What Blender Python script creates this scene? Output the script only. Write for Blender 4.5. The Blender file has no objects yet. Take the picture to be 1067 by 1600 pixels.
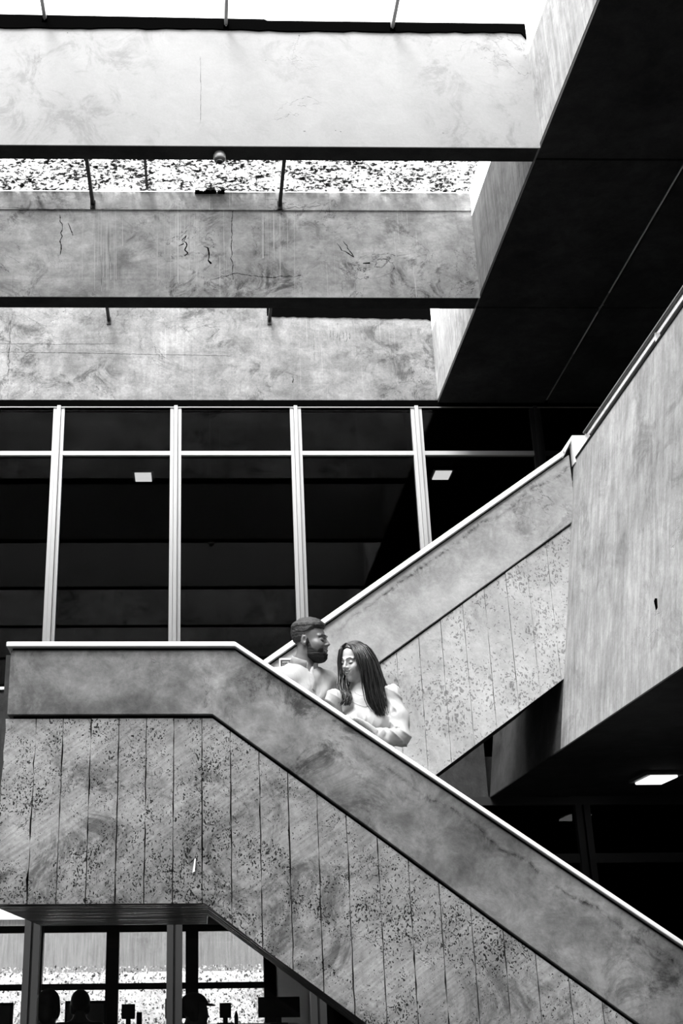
import bpy, bmesh, math, random
import numpy as np
from mathutils import Vector, Matrix, noise as mnoise

# ------------------------------------------------------------------ camera, sky, exposure
C = bpy.context.scene
col = C.collection
W, HP = 1067, 1600
H = 1.35
FX = 1872.486; CX, CY = 359.0, 800.0
def _basis():
    cam = lambda u, v: np.array([u-CX, CY-v, -FX])
    dy = cam(315, 1550); dy /= np.linalg.norm(dy)
    dx = cam(78000, 680); dx -= dx.dot(dy)*dy; dx /= np.linalg.norm(dx)
    dz = np.cross(dx, dy)
    return np.stack([dx, dy, dz])
MB_ = _basis()
camd = bpy.data.cameras.new('camera'); camo = bpy.data.objects.new('camera', camd); col.objects.link(camo)
m = Matrix.Identity(4)
for i in range(3):
    for j in range(3): m[i][j] = MB_[i, j]
m.translation = (0, 0, H)
camo.matrix_world = m
camd.sensor_fit = 'HORIZONTAL'; camd.sensor_width = 36; camd.lens = FX/W*36
camd.shift_x = (W/2-CX)/W; camd.shift_y = 0; camd.clip_end = 300
C.camera = camo

world = bpy.data.worlds.new('sky'); C.world = world; world.use_nodes = True
wn = world.node_tree; wn.nodes.clear()
wo = wn.nodes.new('ShaderNodeOutputWorld'); wb = wn.nodes.new('ShaderNodeBackground')
# overcast sky: brighter towards the zenith, the same all the way round
wt = wn.nodes.new('ShaderNodeTexCoord'); ws = wn.nodes.new('ShaderNodeSeparateXYZ'); wr = wn.nodes.new('ShaderNodeMapRange')
wn.links.new(wt.outputs['Generated'], ws.inputs[0]); wn.links.new(ws.outputs['Z'], wr.inputs[0])
wr.inputs[1].default_value = 0.0; wr.inputs[2].default_value = 1.0; wr.inputs[3].default_value = 1.3; wr.inputs[4].default_value = 3.2
wn.links.new(wr.outputs[0], wb.inputs['Strength'])
wb.inputs['Color'].default_value = (1, 1, 1, 1)
wn.links.new(wb.outputs[0], wo.inputs[0])

sd = bpy.data.lights.new('sun', 'SUN'); sd.energy = 4.0; sd.angle = math.radians(25)
sun = bpy.data.objects.new('sun', sd); col.objects.link(sun)
sun.rotation_euler = Vector((0.30, 0.52, -1.0)).to_track_quat('-Z', 'Y').to_euler()

C.view_settings.view_transform = 'Standard'; C.view_settings.look = 'None'
C.view_settings.gamma = 1; C.view_settings.exposure = 1.1; C.view_settings.use_curve_mapping = False

# ------------------------------------------------------------------ helpers
def P(u, v, Y=None, X=None, Z=None):
    """real-world point seen at photo pixel u, v that lies in the plane Y, X or Z = const"""
    d = MB_ @ np.array([u-CX, CY-v, -FX])
    t = Y/d[1] if Y is not None else (X/d[0] if X is not None else (Z-H)/d[2])
    p = d*t
    return Vector((p[0], p[1], p[2]+H))

def tag(o, label=None, cat=None, group=None, kind=None):
    if label: o['label'] = label
    if cat: o['category'] = cat
    if group: o['group'] = group
    if kind: o['kind'] = kind
    return o
def empty(name, loc=(0, 0, 0)):
    o = bpy.data.objects.new(name, None); col.objects.link(o); o.location = loc; o.empty_display_size = .2
    return o
def link(name, me, mat=None, parent=None, smooth=False, mats=None):
    o = bpy.data.objects.new(name, me); col.objects.link(o)
    for mm in (mats or ([mat] if mat else [])): me.materials.append(mm)
    if parent is not None:
        o.parent = parent
        o.matrix_parent_inverse = Matrix.Translation(root_loc(parent)).inverted()
    if smooth:
        me.polygons.foreach_set('use_smooth', [True]*len(me.polygons))
    return o
def root_loc(o):
    v = Vector((0, 0, 0))
    if o.type == 'EMPTY': v = v + Vector(o.location)
    return v if o.parent is None else root_loc(o.parent)+(Vector((0, 0, 0)))
class MB:
    """collects boxes, prisms and tubes; build() links them as ONE mesh object in world coordinates"""
    def __init__(s): s.v = []; s.f = []
    def quadbox(s, pts):
        b = len(s.v); s.v += [tuple(p) for p in pts]
        s.f += [tuple(b+i for i in q) for q in ((0,3,2,1),(4,5,6,7),(0,1,5,4),(1,2,6,5),(2,3,7,6),(3,0,4,7))]
        return s
    def box(s, x0, x1, y0, y1, z0, z1):
        x0, x1 = sorted((x0, x1)); y0, y1 = sorted((y0, y1)); z0, z1 = sorted((z0, z1))
        return s.quadbox([(x0,y0,z0),(x1,y0,z0),(x1,y1,z0),(x0,y1,z0),(x0,y0,z1),(x1,y0,z1),(x1,y1,z1),(x0,y1,z1)])
    def prism(s, poly, a0, a1, axis='Y'):
        """poly: list of 2D points; XZ for axis Y, YZ for axis X, XY for axis Z"""
        n = len(poly); b = len(s.v)
        def mk(p, a): return (p[0], a, p[1]) if axis == 'Y' else ((a, p[0], p[1]) if axis == 'X' else (p[0], p[1], a))
        s.v += [mk(p, a0) for p in poly]+[mk(p, a1) for p in poly]
        s.f.append(tuple(b+i for i in range(n))); s.f.append(tuple(b+n+i for i in reversed(range(n))))
        for i in range(n):
            j = (i+1) % n; s.f.append((b+i, b+n+i, b+n+j, b+j))
        return s
    def tube(s, pts, r, n=8, caps=True):
        pts = [Vector(p) for p in pts]; rs = r if hasattr(r, '__len__') else [r]*len(pts)
        b = len(s.v)
        for i, p in enumerate(pts):
            d = (pts[min(i+1, len(pts)-1)]-pts[max(i-1, 0)]).normalized()
            up = Vector((0, 0, 1)) if abs(d.z) < .9 else Vector((1, 0, 0))
            a = d.cross(up).normalized(); c = a.cross(d)
            for k in range(n):
                t = 2*math.pi*k/n; q = p+(a*math.cos(t)+c*math.sin(t))*rs[i]; s.v.append(tuple(q))
        for i in range(len(pts)-1):
            for k in range(n):
                k2 = (k+1) % n; s.f.append((b+i*n+k, b+i*n+k2, b+(i+1)*n+k2, b+(i+1)*n+k))
        if caps:
            s.f.append(tuple(b+k for k in reversed(range(n)))); e = b+(len(pts)-1)*n; s.f.append(tuple(e+k for k in range(n)))
        return s
    def lathe(s, prof, o, n=24, ax=Vector((0, 0, 1))):
        """prof: (radius, height) pairs about a vertical axis at o"""
        b = len(s.v)
        for r, h in prof:
            for k in range(n):
                t = 2*math.pi*k/n; s.v.append((o[0]+r*math.cos(t), o[1]+r*math.sin(t), o[2]+h))
        for i in range(len(prof)-1):
            for k in range(n):
                k2 = (k+1) % n; s.f.append((b+i*n+k, b+i*n+k2, b+(i+1)*n+k2, b+(i+1)*n+k))
        s.f.append(tuple(b+k for k in reversed(range(n)))); e = b+(len(prof)-1)*n; s.f.append(tuple(e+k for k in range(n)))
        return s
    def build(s, name, mat=None, parent=None, bevel=0, smooth=False):
        me = bpy.data.meshes.new(name); me.from_pydata(s.v, [], s.f); me.update()
        bm = bmesh.new(); bm.from_mesh(me); bmesh.ops.recalc_face_normals(bm, faces=bm.faces)
        if bevel: bmesh.ops.bevel(bm, geom=bm.edges[:], offset=bevel, segments=1, affect='EDGES')
        bm.to_mesh(me); bm.free()
        return link(name, me, mat, parent, smooth)
def struct(o): o['kind'] = 'structure'; return o

# ------------------------------------------------------------------ materials (all procedural)
class NT:
    def __init__(s, name):
        s.m = bpy.data.materials.new(name); s.m.use_nodes = True; s.t = s.m.node_tree; s.t.nodes.clear()
        s.out = s.n('ShaderNodeOutputMaterial'); s.b = s.n('ShaderNodeBsdfPrincipled'); s.l(s.b.outputs[0], s.out.inputs[0])
    def n(s, ty, **k):
        x = s.t.nodes.new(ty)
        for a, v in k.items(): setattr(x, a, v)
        return x
    def l(s, a, b): s.t.links.new(a, b)
    def coord(s, scale=(1, 1, 1), loc=(0, 0, 0)):
        g = s.n('ShaderNodeNewGeometry'); mp = s.n('ShaderNodeMapping'); s.l(g.outputs['Position'], mp.inputs[0])
        mp.inputs['Scale'].default_value = scale; mp.inputs['Location'].default_value = loc
        return mp.outputs[0]
    def noise(s, vec, scale, detail=6, rough=.6, dist=0):
        x = s.n('ShaderNodeTexNoise'); s.l(vec, x.inputs['Vector']); x.inputs['Scale'].default_value = scale
        x.inputs['Detail'].default_value = detail; x.inputs['Roughness'].default_value = rough; x.inputs['Distortion'].default_value = dist
        return x.outputs['Fac']
    def mr(s, v, a, b, c, d, clamp=True):
        x = s.n('ShaderNodeMapRange'); x.clamp = clamp; s.l(v, x.inputs[0])
        for i, q in enumerate((a, b, c, d)): x.inputs[i+1].default_value = q
        return x.outputs[0]
    def math(s, op, a, b=None):
        x = s.n('ShaderNodeMath', operation=op)
        for i, q in enumerate((a, b)):
            if q is None: continue
            if isinstance(q, (int, float)): x.inputs[i].default_value = q
            else: s.l(q, x.inputs[i])
        return x.outputs[0]
    def voro(s, vec, scale, rnd=1.0):
        x = s.n('ShaderNodeTexVoronoi'); s.l(vec, x.inputs['Vector']); x.inputs['Scale'].default_value = scale; x.inputs['Randomness'].default_value = rnd
        return x
    def grey(s, v):
        x = s.n('ShaderNodeCombineColor')
        for i in range(3): s.l(v, x.inputs[i])
        return x.outputs[0]
    def bump(s, h, strength=.5, dist=.01):
        x = s.n('ShaderNodeBump'); x.inputs['Strength'].default_value = strength; x.inputs['Distance'].default_value = dist
        s.l(h, x.inputs['Height']); s.l(x.outputs[0], s.b.inputs['Normal'])

def plain(name, g, rough=.6, metal=0, spec=None, emit=0):
    t = NT(name); c = g if hasattr(g, '__len__') else (g, g, g)
    t.b.inputs['Base Color'].default_value = (*c, 1); t.b.inputs['Roughness'].default_value = rough; t.b.inputs['Metallic'].default_value = metal
    if spec is not None: t.b.inputs['Specular IOR Level'].default_value = spec
    if emit:
        t.b.inputs['Emission Color'].default_value = (*c, 1); t.b.inputs['Emission Strength'].default_value = emit
    return t.m

def concrete(name, base, var=.35, blotch=.5, pits=0., pit_scale=70, streak=0., drips=0., cracks=.5, grain=.25, seed=0, diag=0., horiz=0., line=None):
    """cast concrete: clouds, dark stains, bug holes, vertical runs, hairline cracks - all its own colour"""
    t = NT(name); v0 = t.coord(loc=(seed*3.1, seed*1.7, seed*2.3))
    big = t.noise(v0, 1.6, 8, .62, .6)
    mid = t.noise(v0, 7, 9, .72, .35)
    fine = t.noise(v0, 55, 6, .7)
    f = t.mr(big, .36, .64, 1-var, 1+var)
    f = t.math('MULTIPLY', f, t.mr(mid, .37, .63, 1-var*.8, 1+var*.6))
    f = t.math('MULTIPLY', f, t.mr(fine, .25, .75, 1-grain, 1+grain))
    if horiz:
        vh = t.coord(scale=(.7, .7, 3), loc=(seed, seed, seed)); hz = t.noise(vh, 1.6, 9, .72, 1.8)
        f = t.math('MULTIPLY', f, t.mr(hz, .3, .7, 1-horiz, 1+horiz*.5))
    if blotch:
        b1 = t.noise(v0, 3.3, 12, .78, .8)
        mask = t.mr(t.noise(v0, 1.1, 3, .5), .42, .56, 0, 1)
        bl = t.math('MULTIPLY', t.mr(b1, .50, .60, 0, 1), mask)
        f = t.math('MULTIPLY', f, t.mr(bl, 0, 1, 1, 1-blotch))
    if streak:
        vs = t.coord(scale=(1, 1, .07), loc=(seed, 0, seed)); st = t.noise(vs, 26, 6, .65, .3)
        f = t.math('MULTIPLY', f, t.mr(st, .32, .7, 1-streak, 1+streak*.7))
    if diag:
        mp = t.n('ShaderNodeMapping'); mp.inputs['Rotation'].default_value = (0, math.radians(35), 0); t.l(v0, mp.inputs[0])
        mq = t.n('ShaderNodeMapping'); mq.inputs['Scale'].default_value = (3, 30, 40); t.l(mp.outputs[0], mq.inputs[0])
        dg = t.noise(mq.outputs[0], 2, 4, .6, .2)
        f = t.math('MULTIPLY', f, t.mr(dg, .35, .65, 1-diag, 1+diag*.6))
    if drips:
        vd = t.coord(scale=(1, 1, .015), loc=(seed*.7, 0, 0)); dr = t.noise(vd, 70, 2, .4)
        dm = t.mr(t.noise(t.coord(scale=(1, 1, 0)), 1.9, 2, .5), .5, .6, 0, 1)
        dd = t.math('MULTIPLY', t.mr(dr, .66, .70, 0, 1), dm)
        f = t.math('ADD', f, t.math('MULTIPLY', dd, drips))
    if line:      # old water line running parallel to the coping: slope, offset, first x
        sl, t0, xa = line; g_ = t.n('ShaderNodeNewGeometry'); sp = t.n('ShaderNodeSeparateXYZ'); t.l(g_.outputs['Position'], sp.inputs[0])
        q_ = t.math('ADD', sp.outputs['Z'], t.math('MULTIPLY', sp.outputs['X'], sl))
        q_ = t.math('SUBTRACT', q_, t0); q_ = t.math('ADD', q_, t.mr(t.noise(v0, 4, 4, .6), .3, .7, -.03, .03))
        rim = t.mr(t.math('ABSOLUTE', q_), 0, .022, 1, 0); low = t.mr(q_, -.28, .0, 0, 1); low = t.math('MULTIPLY', low, t.math('LESS_THAN', q_, 0.0))
        nn = t.mr(t.noise(v0, 14, 9, .75, 1.2), .40, .62, 0, 1)
        on_ = t.mr(sp.outputs['X'], xa, xa+.5, 0, 1)
        k_ = t.math('MULTIPLY', t.math('ADD', t.math('MULTIPLY', rim, .8), t.math('MULTIPLY', low, .35)), t.math('MULTIPLY', nn, on_))
        f = t.math('MULTIPLY', f, t.mr(k_, 0, 1, 1, .1))
    h = t.math('MULTIPLY', mid, .6)
    if pits:
        vv = t.coord(loc=(seed, seed, seed), scale=(1, 1, .75))
        x = t.n('ShaderNodeMixRGB'); x.inputs[0].default_value = .06
        nz = t.n('ShaderNodeTexNoise'); nz.inputs['Scale'].default_value = 30; t.l(vv, nz.inputs['Vector'])
        t.l(vv, x.inputs[1]); t.l(nz.outputs['Color'], x.inputs[2])
        vo = t.voro(x.outputs[0], pit_scale)
        dens = t.mr(t.noise(v0, 4, 5, .7, .5), .36, .62, .08, .42)
        pit = t.math('LESS_THAN', vo.outputs['Distance'], t.math('MULTIPLY', dens, 1.0))
        vo2 = t.voro(x.outputs[0], pit_scale*.55)
        dens2 = t.mr(t.noise(v0, 2.6, 5, .7, .5), .47, .68, .0, .24)
        pit2 = t.math('LESS_THAN', vo2.outputs['Distance'], dens2)
        pp = t.math('MAXIMUM', pit, t.math('MULTIPLY', pit2, .85))
        f = t.math('MULTIPLY', f, t.mr(pp, 0, 1, 1, 1-pits))
        h = t.math('SUBTRACT', h, t.math('MULTIPLY', pp, .8))
    if cracks:
        cn = t.noise(v0, 1.3, 7, .62, .6); cr = t.math('ABSOLUTE', t.math('SUBTRACT', cn, .5))
        cm = t.mr(t.noise(v0, .8, 2, .5), .5, .6, 0, 1)
        line = t.math('MULTIPLY', t.mr(cr, 0, .0035, 1, 0), cm)
        f = t.math('MULTIPLY', f, t.mr(line, 0, 1, 1, 1-cracks))
        h = t.math('SUBTRACT', h, line)
    f = t.math('MULTIPLY', f, base*.85)
    f = t.math('MINIMUM', f, .93)
    t.l(t.grey(f), t.b.inputs['Base Color']); t.b.inputs['Roughness'].default_value = .85
    t.b.inputs['Specular IOR Level'].default_value = .25
    t.bump(h, .45, .012)
    return t.m

M = {}
M['beam_front'] = concrete('pale_cast_concrete', .30, var=.05, blotch=.25, cracks=.3, grain=.05, seed=1, drips=0)
M['beam_mid'] = concrete('stained_cast_concrete', .50, var=.26, blotch=.75, cracks=.8, grain=.16, seed=2, drips=.6, streak=.06, horiz=.25)
M['beam_far'] = concrete('weathered_cast_concrete', .24, var=.26, blotch=.6, cracks=.6, grain=.25, seed=5, drips=.35, streak=.10, horiz=.25)
M['girder'] = concrete('streaky_cast_concrete', .43, var=.18, blotch=.3, cracks=.2, grain=.08, seed=7, streak=.3)
M['soffit'] = concrete('shade_dark_soffit_concrete', .036, var=.30, blotch=.2, cracks=.2, grain=.12, seed=9, horiz=.3)  # near-black: the shade of the undersides is put into this colour
M['band'] = concrete('dark_trowelled_concrete', .24, var=.44, blotch=.7, pits=0, cracks=.45, grain=.14, seed=11, line=(.70, 2.998-.115, .55))
M['board'] = concrete('pitted_board_concrete', .32, var=.22, blotch=.6, pits=.95, pit_scale=105, cracks=.5, grain=.22, seed=13, diag=.22)
M['band2'] = concrete('grey_trowelled_concrete', .46, var=.22, blotch=.45, cracks=.5, grain=.12, seed=17, line=(-.7037, 2.814-.10, .6))
M['board2'] = concrete('pale_board_concrete', .56, var=.18, blotch=.3, pits=.5, pit_scale=60, cracks=.4, grain=.14, seed=19)
M['parapet'] = concrete('brushed_parapet_concrete', .38, var=.16, blotch=.3, cracks=.2, grain=.14, seed=23, streak=.3)
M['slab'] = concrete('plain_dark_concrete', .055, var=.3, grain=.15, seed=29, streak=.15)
M['joint'] = plain('deep_joint', .012, .95, spec=.1)
M['bitumen'] = plain('black_bitumen', .0015, 1, spec=0)
M['lime'] = plain('lime_bloom', .62, .9)
M['coping'] = plain('white_painted_coping', .92, .45)
M['floor'] = concrete('dark_floor', .04, var=.2, grain=.1, seed=31)
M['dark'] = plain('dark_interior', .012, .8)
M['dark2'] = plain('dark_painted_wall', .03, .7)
M['alu'] = plain('pale_aluminium', .50, .4, .1)
M['alu_d'] = plain('dark_bronze_and_shade_frame', .05, .4, .3)
M['steel'] = plain('polished_steel', .75, .22, 1)
M['steel_d'] = plain('black_steel', .02, .5, .4)
M['steel_g'] = plain('grey_steel', .30, .5, .3)
M['lamp'] = plain('lamp_diffuser', .95, .5, emit=1.6)
M['lamp_case'] = plain('lamp_housing', .10, .5)
M['white_plastic'] = plain('white_plastic', .9, .4)
M['grey_plastic'] = plain('grey_plastic', .18, .4)
def glass(name, tint, ior=1.5, rough=.0):
    t = NT(name); t.t.nodes.remove(t.b)
    tr = t.n('ShaderNodeBsdfTransparent'); tr.inputs[0].default_value = (tint, tint, tint, 1)
    gl = t.n('ShaderNodeBsdfGlossy'); gl.inputs['Roughness'].default_value = rough
    fr = t.n('ShaderNodeFresnel'); fr.inputs['IOR'].default_value = ior
    mx = t.n('ShaderNodeMixShader'); t.l(fr.outputs[0], mx.inputs[0]); t.l(tr.outputs[0], mx.inputs[1]); t.l(gl.outputs[0], mx.inputs[2])
    t.l(mx.outputs[0], t.out.inputs[0])
    return t.m
M['glass'] = glass('window_glass', .45, 1.33)
M['glass_clear'] = glass('clear_glass', .92)
def ply():
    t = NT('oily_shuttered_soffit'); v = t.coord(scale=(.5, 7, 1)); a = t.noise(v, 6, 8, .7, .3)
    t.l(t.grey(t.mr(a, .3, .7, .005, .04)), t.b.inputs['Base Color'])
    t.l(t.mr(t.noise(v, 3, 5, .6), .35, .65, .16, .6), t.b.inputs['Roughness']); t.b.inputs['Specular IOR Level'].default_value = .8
    t.bump(a, .5, .02); return t.m
M['ply'] = ply()
def roofpane():
    t = NT('dirty_roof_glazing'); t.t.nodes.remove(t.b)
    v = t.coord(scale=(1, 1.6, 1)); n1 = t.noise(v, 26, 8, .8, .5); n2 = t.noise(v, 5, 4, .6, .4)
    k = t.math('ADD', n1, t.math('MULTIPLY', n2, .22)); d = t.mr(k, .575, .66, 0, 1)
    tr = t.n('ShaderNodeBsdfTransparent'); tr.inputs[0].default_value = (.9, .9, .9, 1)
    df = t.n('ShaderNodeBsdfDiffuse'); df.inputs[0].default_value = (.04, .04, .04, 1)
    mx = t.n('ShaderNodeMixShader'); t.l(d, mx.inputs[0]); t.l(tr.outputs[0], mx.inputs[1]); t.l(df.outputs[0], mx.inputs[2]); t.l(mx.outputs[0], t.out.inputs[0])
    return t.m
M['roofpane'] = roofpane()

# ------------------------------------------------------------------ key heights and planes (metres)
Y1, Y2 = 5.5, 6.5            # front faces of the lower and the upper flight
ZS = 6.943                   # underside of roof beams and girder
ZB = 2.561                   # underside of the gallery
YF, YL, YB = 11.0, 8.244, 15.0   # upper facade, lower facade, back facade
XL, XR, YN = -6.0, 6.5, -5.0     # sides of the atrium

# ------------------------------------------------------------------ setting
struct(MB().box(XL-1, XR+1, YN-1, 16, -.2, 0).build('floor', M['floor']))
struct(MB().box(XL-.2, XL, YN, 16, 0, 8.1).build('wall_left', M['slab']))
struct(MB().box(XL-.2, XR+.2, YN-.2, YN, 0, 8.1).build('wall_front', M['slab']))
struct(MB().box(XR, XR+.2, YN, 16, 0, 8.1).build('wall_right', M['slab']))
# gallery slab right and behind
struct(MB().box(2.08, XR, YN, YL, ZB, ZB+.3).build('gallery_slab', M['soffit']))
struct(MB().box(XL, XR, YL+.16, YB, ZB, ZB+.3).build('upper_floor', M['slab']))
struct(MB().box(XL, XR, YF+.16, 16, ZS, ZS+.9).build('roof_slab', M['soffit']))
# ground outside, behind the building
struct(MB().box(-25, 25, 16, 45, -.25, -.05).build('ground', plain('pale_ground', .35, .9)))

# girder: the inner face, and its soffit split by joints into panels
g = struct(MB().box(2.437, XR, YN, YF+.1, ZS+.03, 7.80).build('roof_girder', M['girder']))
xc = 3.545
def soffit_panel(x0, x1, y0, y1):
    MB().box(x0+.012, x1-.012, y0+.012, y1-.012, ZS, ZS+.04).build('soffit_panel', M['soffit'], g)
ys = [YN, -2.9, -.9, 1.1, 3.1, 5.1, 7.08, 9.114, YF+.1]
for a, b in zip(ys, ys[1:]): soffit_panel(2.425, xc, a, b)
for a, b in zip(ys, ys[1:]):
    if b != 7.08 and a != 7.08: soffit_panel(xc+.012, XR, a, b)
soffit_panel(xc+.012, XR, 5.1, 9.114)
for y0, y1 in ((5.2, 8.88), (9.2, 9.95)):
    tag(MB().box(xc-.0045, xc+.0045, y0, y1, ZS+.003, ZS+.02).build('joint_seal', M['coping'], g), 'white sealant in the soffit joint')

# ------------------------------------------------------------------ roof beams
beam_rows = [(6.954, 7.102, 'beam_front', 8.045), (8.956, 9.125, 'beam_mid', 8.02), (10.965, 11.13, 'beam_far', 8.17),
             (4.95, 5.10, 'beam_front', 8.03), (2.94, 3.09, 'beam_mid', 8.03), (.93, 1.08, 'beam_mid', 8.03), (-1.08, -.93, 'beam_mid', 8.03), (-3.09, -2.94, 'beam_mid', 8.03)]
blab = ['pale smooth concrete roof beam, topmost and brightest in the picture', 'stained concrete roof beam with dark streaks and drips, middle one of the picture',
        'weathered concrete roof beam directly above the tall dark windows']
for i, (y0, y1, mt, zt) in enumerate(beam_rows):
    w = .0
    top = zt
    poly = [(XL, ZS), (2.437, ZS), (2.437, top), (XL, top)]
    o = MB().prism(poly, y0, y1).build('roof_beam', M[mt])
    MB().box(XL, 2.42, y0+.0, y1, ZS-.006, ZS).build('underside', M['soffit'], o)  # thin dark sheet: shade under the beam put into the colour
    tag(o, blab[i] if i < 3 else 'concrete roof beam above and in front of the frame', 'beam', 'parallel concrete roof beams')
    if i == 0:
        # dark waterproofing strip along the top edge, ragged
        rng = random.Random(4); pts = []; x = XL
        low = []
        while x < 2.43: low.append((x, 8.0+rng.uniform(-.006, .006) + (-.008 if x > .4 else 0.002))); x += .07
        low.append((2.40, 7.99)); low.append((2.437, 7.93))
        pl = low+[(2.437, 8.075), (.5, 8.085), (.48, 8.098), (XL, 8.19)]
        MB().prism(pl, y0-.014, y1+.02).build('waterproofing_shade_strip', M['bitumen'], o)
    if i == 1:
        MB().prism([(XL, 7.835), (2.437, 7.845), (2.437, 8.035), (XL, 8.035)], y0-.012, y1).build('top_course', M['beam_mid'], o)
    if i == 2:
        rng = random.Random(9); low = [(.7, 7.975)]; x = .75
        while x < 2.4: low.append((x, 7.973+rng.uniform(-.006, .006)-.016*x)); x += .04
        MB().prism(low+[(2.437, 7.91), (2.437, 8.16), (.7, 8.16)], y0-.01, y1).build('waterproofing_shade_strip', M['bitumen'], o)  # shadow along this beam's top edge, put in as a black strip
# glazing bars between the beams
def bar(x, y0, y1, z, mt, lab, wid=.030):
    o = MB().box(x-wid/2, x+wid/2, y0, y1, z, z+.045).build('glazing_bar', M[mt])
    e = MB().box(x-wid*.75, x+wid*.75, y1-.012, y1, z-.035, z+.05).build('end_plate', M[mt], o)
    for s in (-.02, .02): MB().tube([(x, y1-.02, z+.008+s), (x, y1-.012, z+.008+s)], .006, 6).build('bolt', M['steel'], e)
    tag(o, lab, 'bar', 'steel glazing bars of the roof')
bar(P(145, 318, Y=8.94).x, 7.10, 8.942, 7.88, 'steel_d', 'black steel bar between the two upper beams, left one')
bar(P(437, 316, Y=8.94).x, 7.10, 8.942, 7.88, 'steel_d', 'black steel bar between the two upper beams, right of the smoke detector')
bar(P(170, 498, Y=10.95).x, 9.125, 10.963, 7.895, 'steel_d', 'short black steel bar end on the beam above the windows, left one')
bar(P(421, 498, Y=10.95).x, 9.125, 10.963, 7.895, 'steel_d', 'short black steel bar end on the beam above the windows, right one')
for u, v, lab in ((70, 26, 'grey steel bar on the top beam against the sky, leftmost'), (353, 36, 'grey steel bar on the top beam against the sky, middle one'), (613, 40, 'grey steel bar on the top beam against the sky, rightmost')):
    p = P(u, v, Y=6.94); bar(p.x, 5.1, 6.952, p.z-.02, 'steel_g', lab, .026)  # light on these bars is put into their lighter grey
# dirty roof glazing between first and second beam
rg = empty('roof_glazing', (-1.5, 8.0, 8.045)); tag(rg, 'dirt-speckled translucent roof glazing between the two upper beams', 'skylight')
xs = [-6, -3.2, -.48, 2.43]
for a, b in zip(xs, xs[1:]): MB().box(a+.004, b-.004, 7.11, 8.95, 8.046, 8.052).build('pane', M['roofpane'], rg)
for a in xs[1:-1]: MB().box(a-.012, a+.012, 7.11, 8.95, 8.054, 8.075).build('glazing_joint', M['steel_g'], rg)
lump = MB()
rng = random.Random(3)
q = P(330, 290, Y=8.93)
for k in range(26):
    a = rng.gauss(0, .055); h = max(.004, .04*math.exp(-(a/.03)**2))
    lump.box(q.x+a-.016, q.x+a+.016, 8.90+rng.uniform(-.03, .02), 8.955, 8.012, 8.016+h*rng.uniform(.5, 1))
tag(lump.build('leaf_litter', M['steel_d']), 'small dark heap of leaf litter lying on the stained beam', 'debris')

# smoke detector under the front beam
d = P(343, 243, Z=ZS); d.y = 7.03; d.x = P(343, 243, Y=7.03).x
det = empty('smoke_detector', (d.x, d.y, ZS)); tag(det, 'round white smoke detector under the top beam', 'detector')
MB().lathe([(.036, 0), (.036, -.02)], (d.x, d.y, ZS), 28).build('mounting_base', M['white_plastic'], det, smooth=False)
MB().lathe([(.034, -.018), (.044, -.024), (.045, -.05), (.041, -.058)], (d.x, d.y, ZS), 28).build('housing', M['white_plastic'], det)
MB().lathe([(.041, -.058), (.038, -.066), (.024, -.076), (.024, -.08)], (d.x, d.y, ZS), 28).build('grille', M['grey_plastic'], det)
MB().lathe([(.018, -.08), (.017, -.088), (.009, -.092)], (d.x, d.y, ZS), 20).build('sensor_cap', M['steel_d'], det)
MB().lathe([(.0245, -.075), (.0245, -.079), (.022, -.080)], (d.x, d.y, ZS), 24).build('trim_ring', M['white_plastic'], det)

# ------------------------------------------------------------------ upper facade
MZ = [-5.1, -3.88, -2.66, -1.44, -.253, .967, 2.206, 3.431, 4.66, 5.88]
fac = struct(MB().box(XL, XR, YF-.02, YF+.12, ZB+.3, ZB+.42).build('window_1', M['alu_d']))
MB().box(XL, XR, YF-.04, YF+.12, 6.908, ZS+.03).build('head_frame', M['bitumen'], fac)
MB().box(XL, XR, YF-.045, YF-.04, 6.885, 6.895).build('head_trim', M['steel_g'], fac)
for i, x in enumerate(MZ):
    mm = MB().box(x-.056, x-.022, YF-.035, YF+.06, ZB+.42, 6.885).box(x-.018, x+.018, YF-.055, YF+.06, ZB+.42, 6.905).box(x+.022, x+.056, YF-.035, YF+.06, ZB+.42, 6.885)
    mm.box(x-.056, x+.056, YF+.0, YF+.05, ZB+.42, 6.885)
    mm.build('mullion', M['alu'] if x < 2.5 else M['alu_d'], fac)  # mullions and transoms at right carry shade in their darker colour
for a, b in zip(MZ, MZ[1:]):
    MB().box(a+.056, b-.056, YF-.03, YF+.04, 6.360, 6.405).build('transom', M['alu'] if a < 2.5 else M['alu_d'], fac)
    MB().box(a+.05, b-.05, YF+.010, YF+.016, 6.40, 6.90).build('pane', M['glass'], fac)
    MB().box(a+.05, b-.05, YF+.010, YF+.016, ZB+.42, 6.362).build('pane', M['glass'], fac)
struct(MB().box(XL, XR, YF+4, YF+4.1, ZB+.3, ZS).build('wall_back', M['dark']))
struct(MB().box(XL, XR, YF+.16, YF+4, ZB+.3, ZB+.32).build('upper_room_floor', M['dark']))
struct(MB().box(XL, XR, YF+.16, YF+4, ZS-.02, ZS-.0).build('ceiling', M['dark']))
def ceil_lamp(x, y, z, w, dpt, lab, name='ceiling_lamp', group=None, case=True):
    o = empty(name, (x, y, z)); tag(o, lab, 'lamp', group)
    if case: MB().box(x-w/2-.03, x+w/2+.03, y-dpt/2-.025, y+dpt/2+.025, z-.02, z).build('housing', M['lamp_case'], o)
    MB().box(x-w/2, x+w/2, y-dpt/2, y+dpt/2, z-.032, z-.018).build('diffuser', M['lamp'], o, bevel=.003)
ceil_lamp(-.667, 12.766, ZS-.02, .19, .24, 'rectangular ceiling lamp behind the tall windows, left one', group='lamps behind the tall windows')
ceil_lamp(2.802, 12.717, ZS-.02, .19, .24, 'rectangular ceiling lamp behind the tall windows, right one', group='lamps behind the tall windows')

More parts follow.
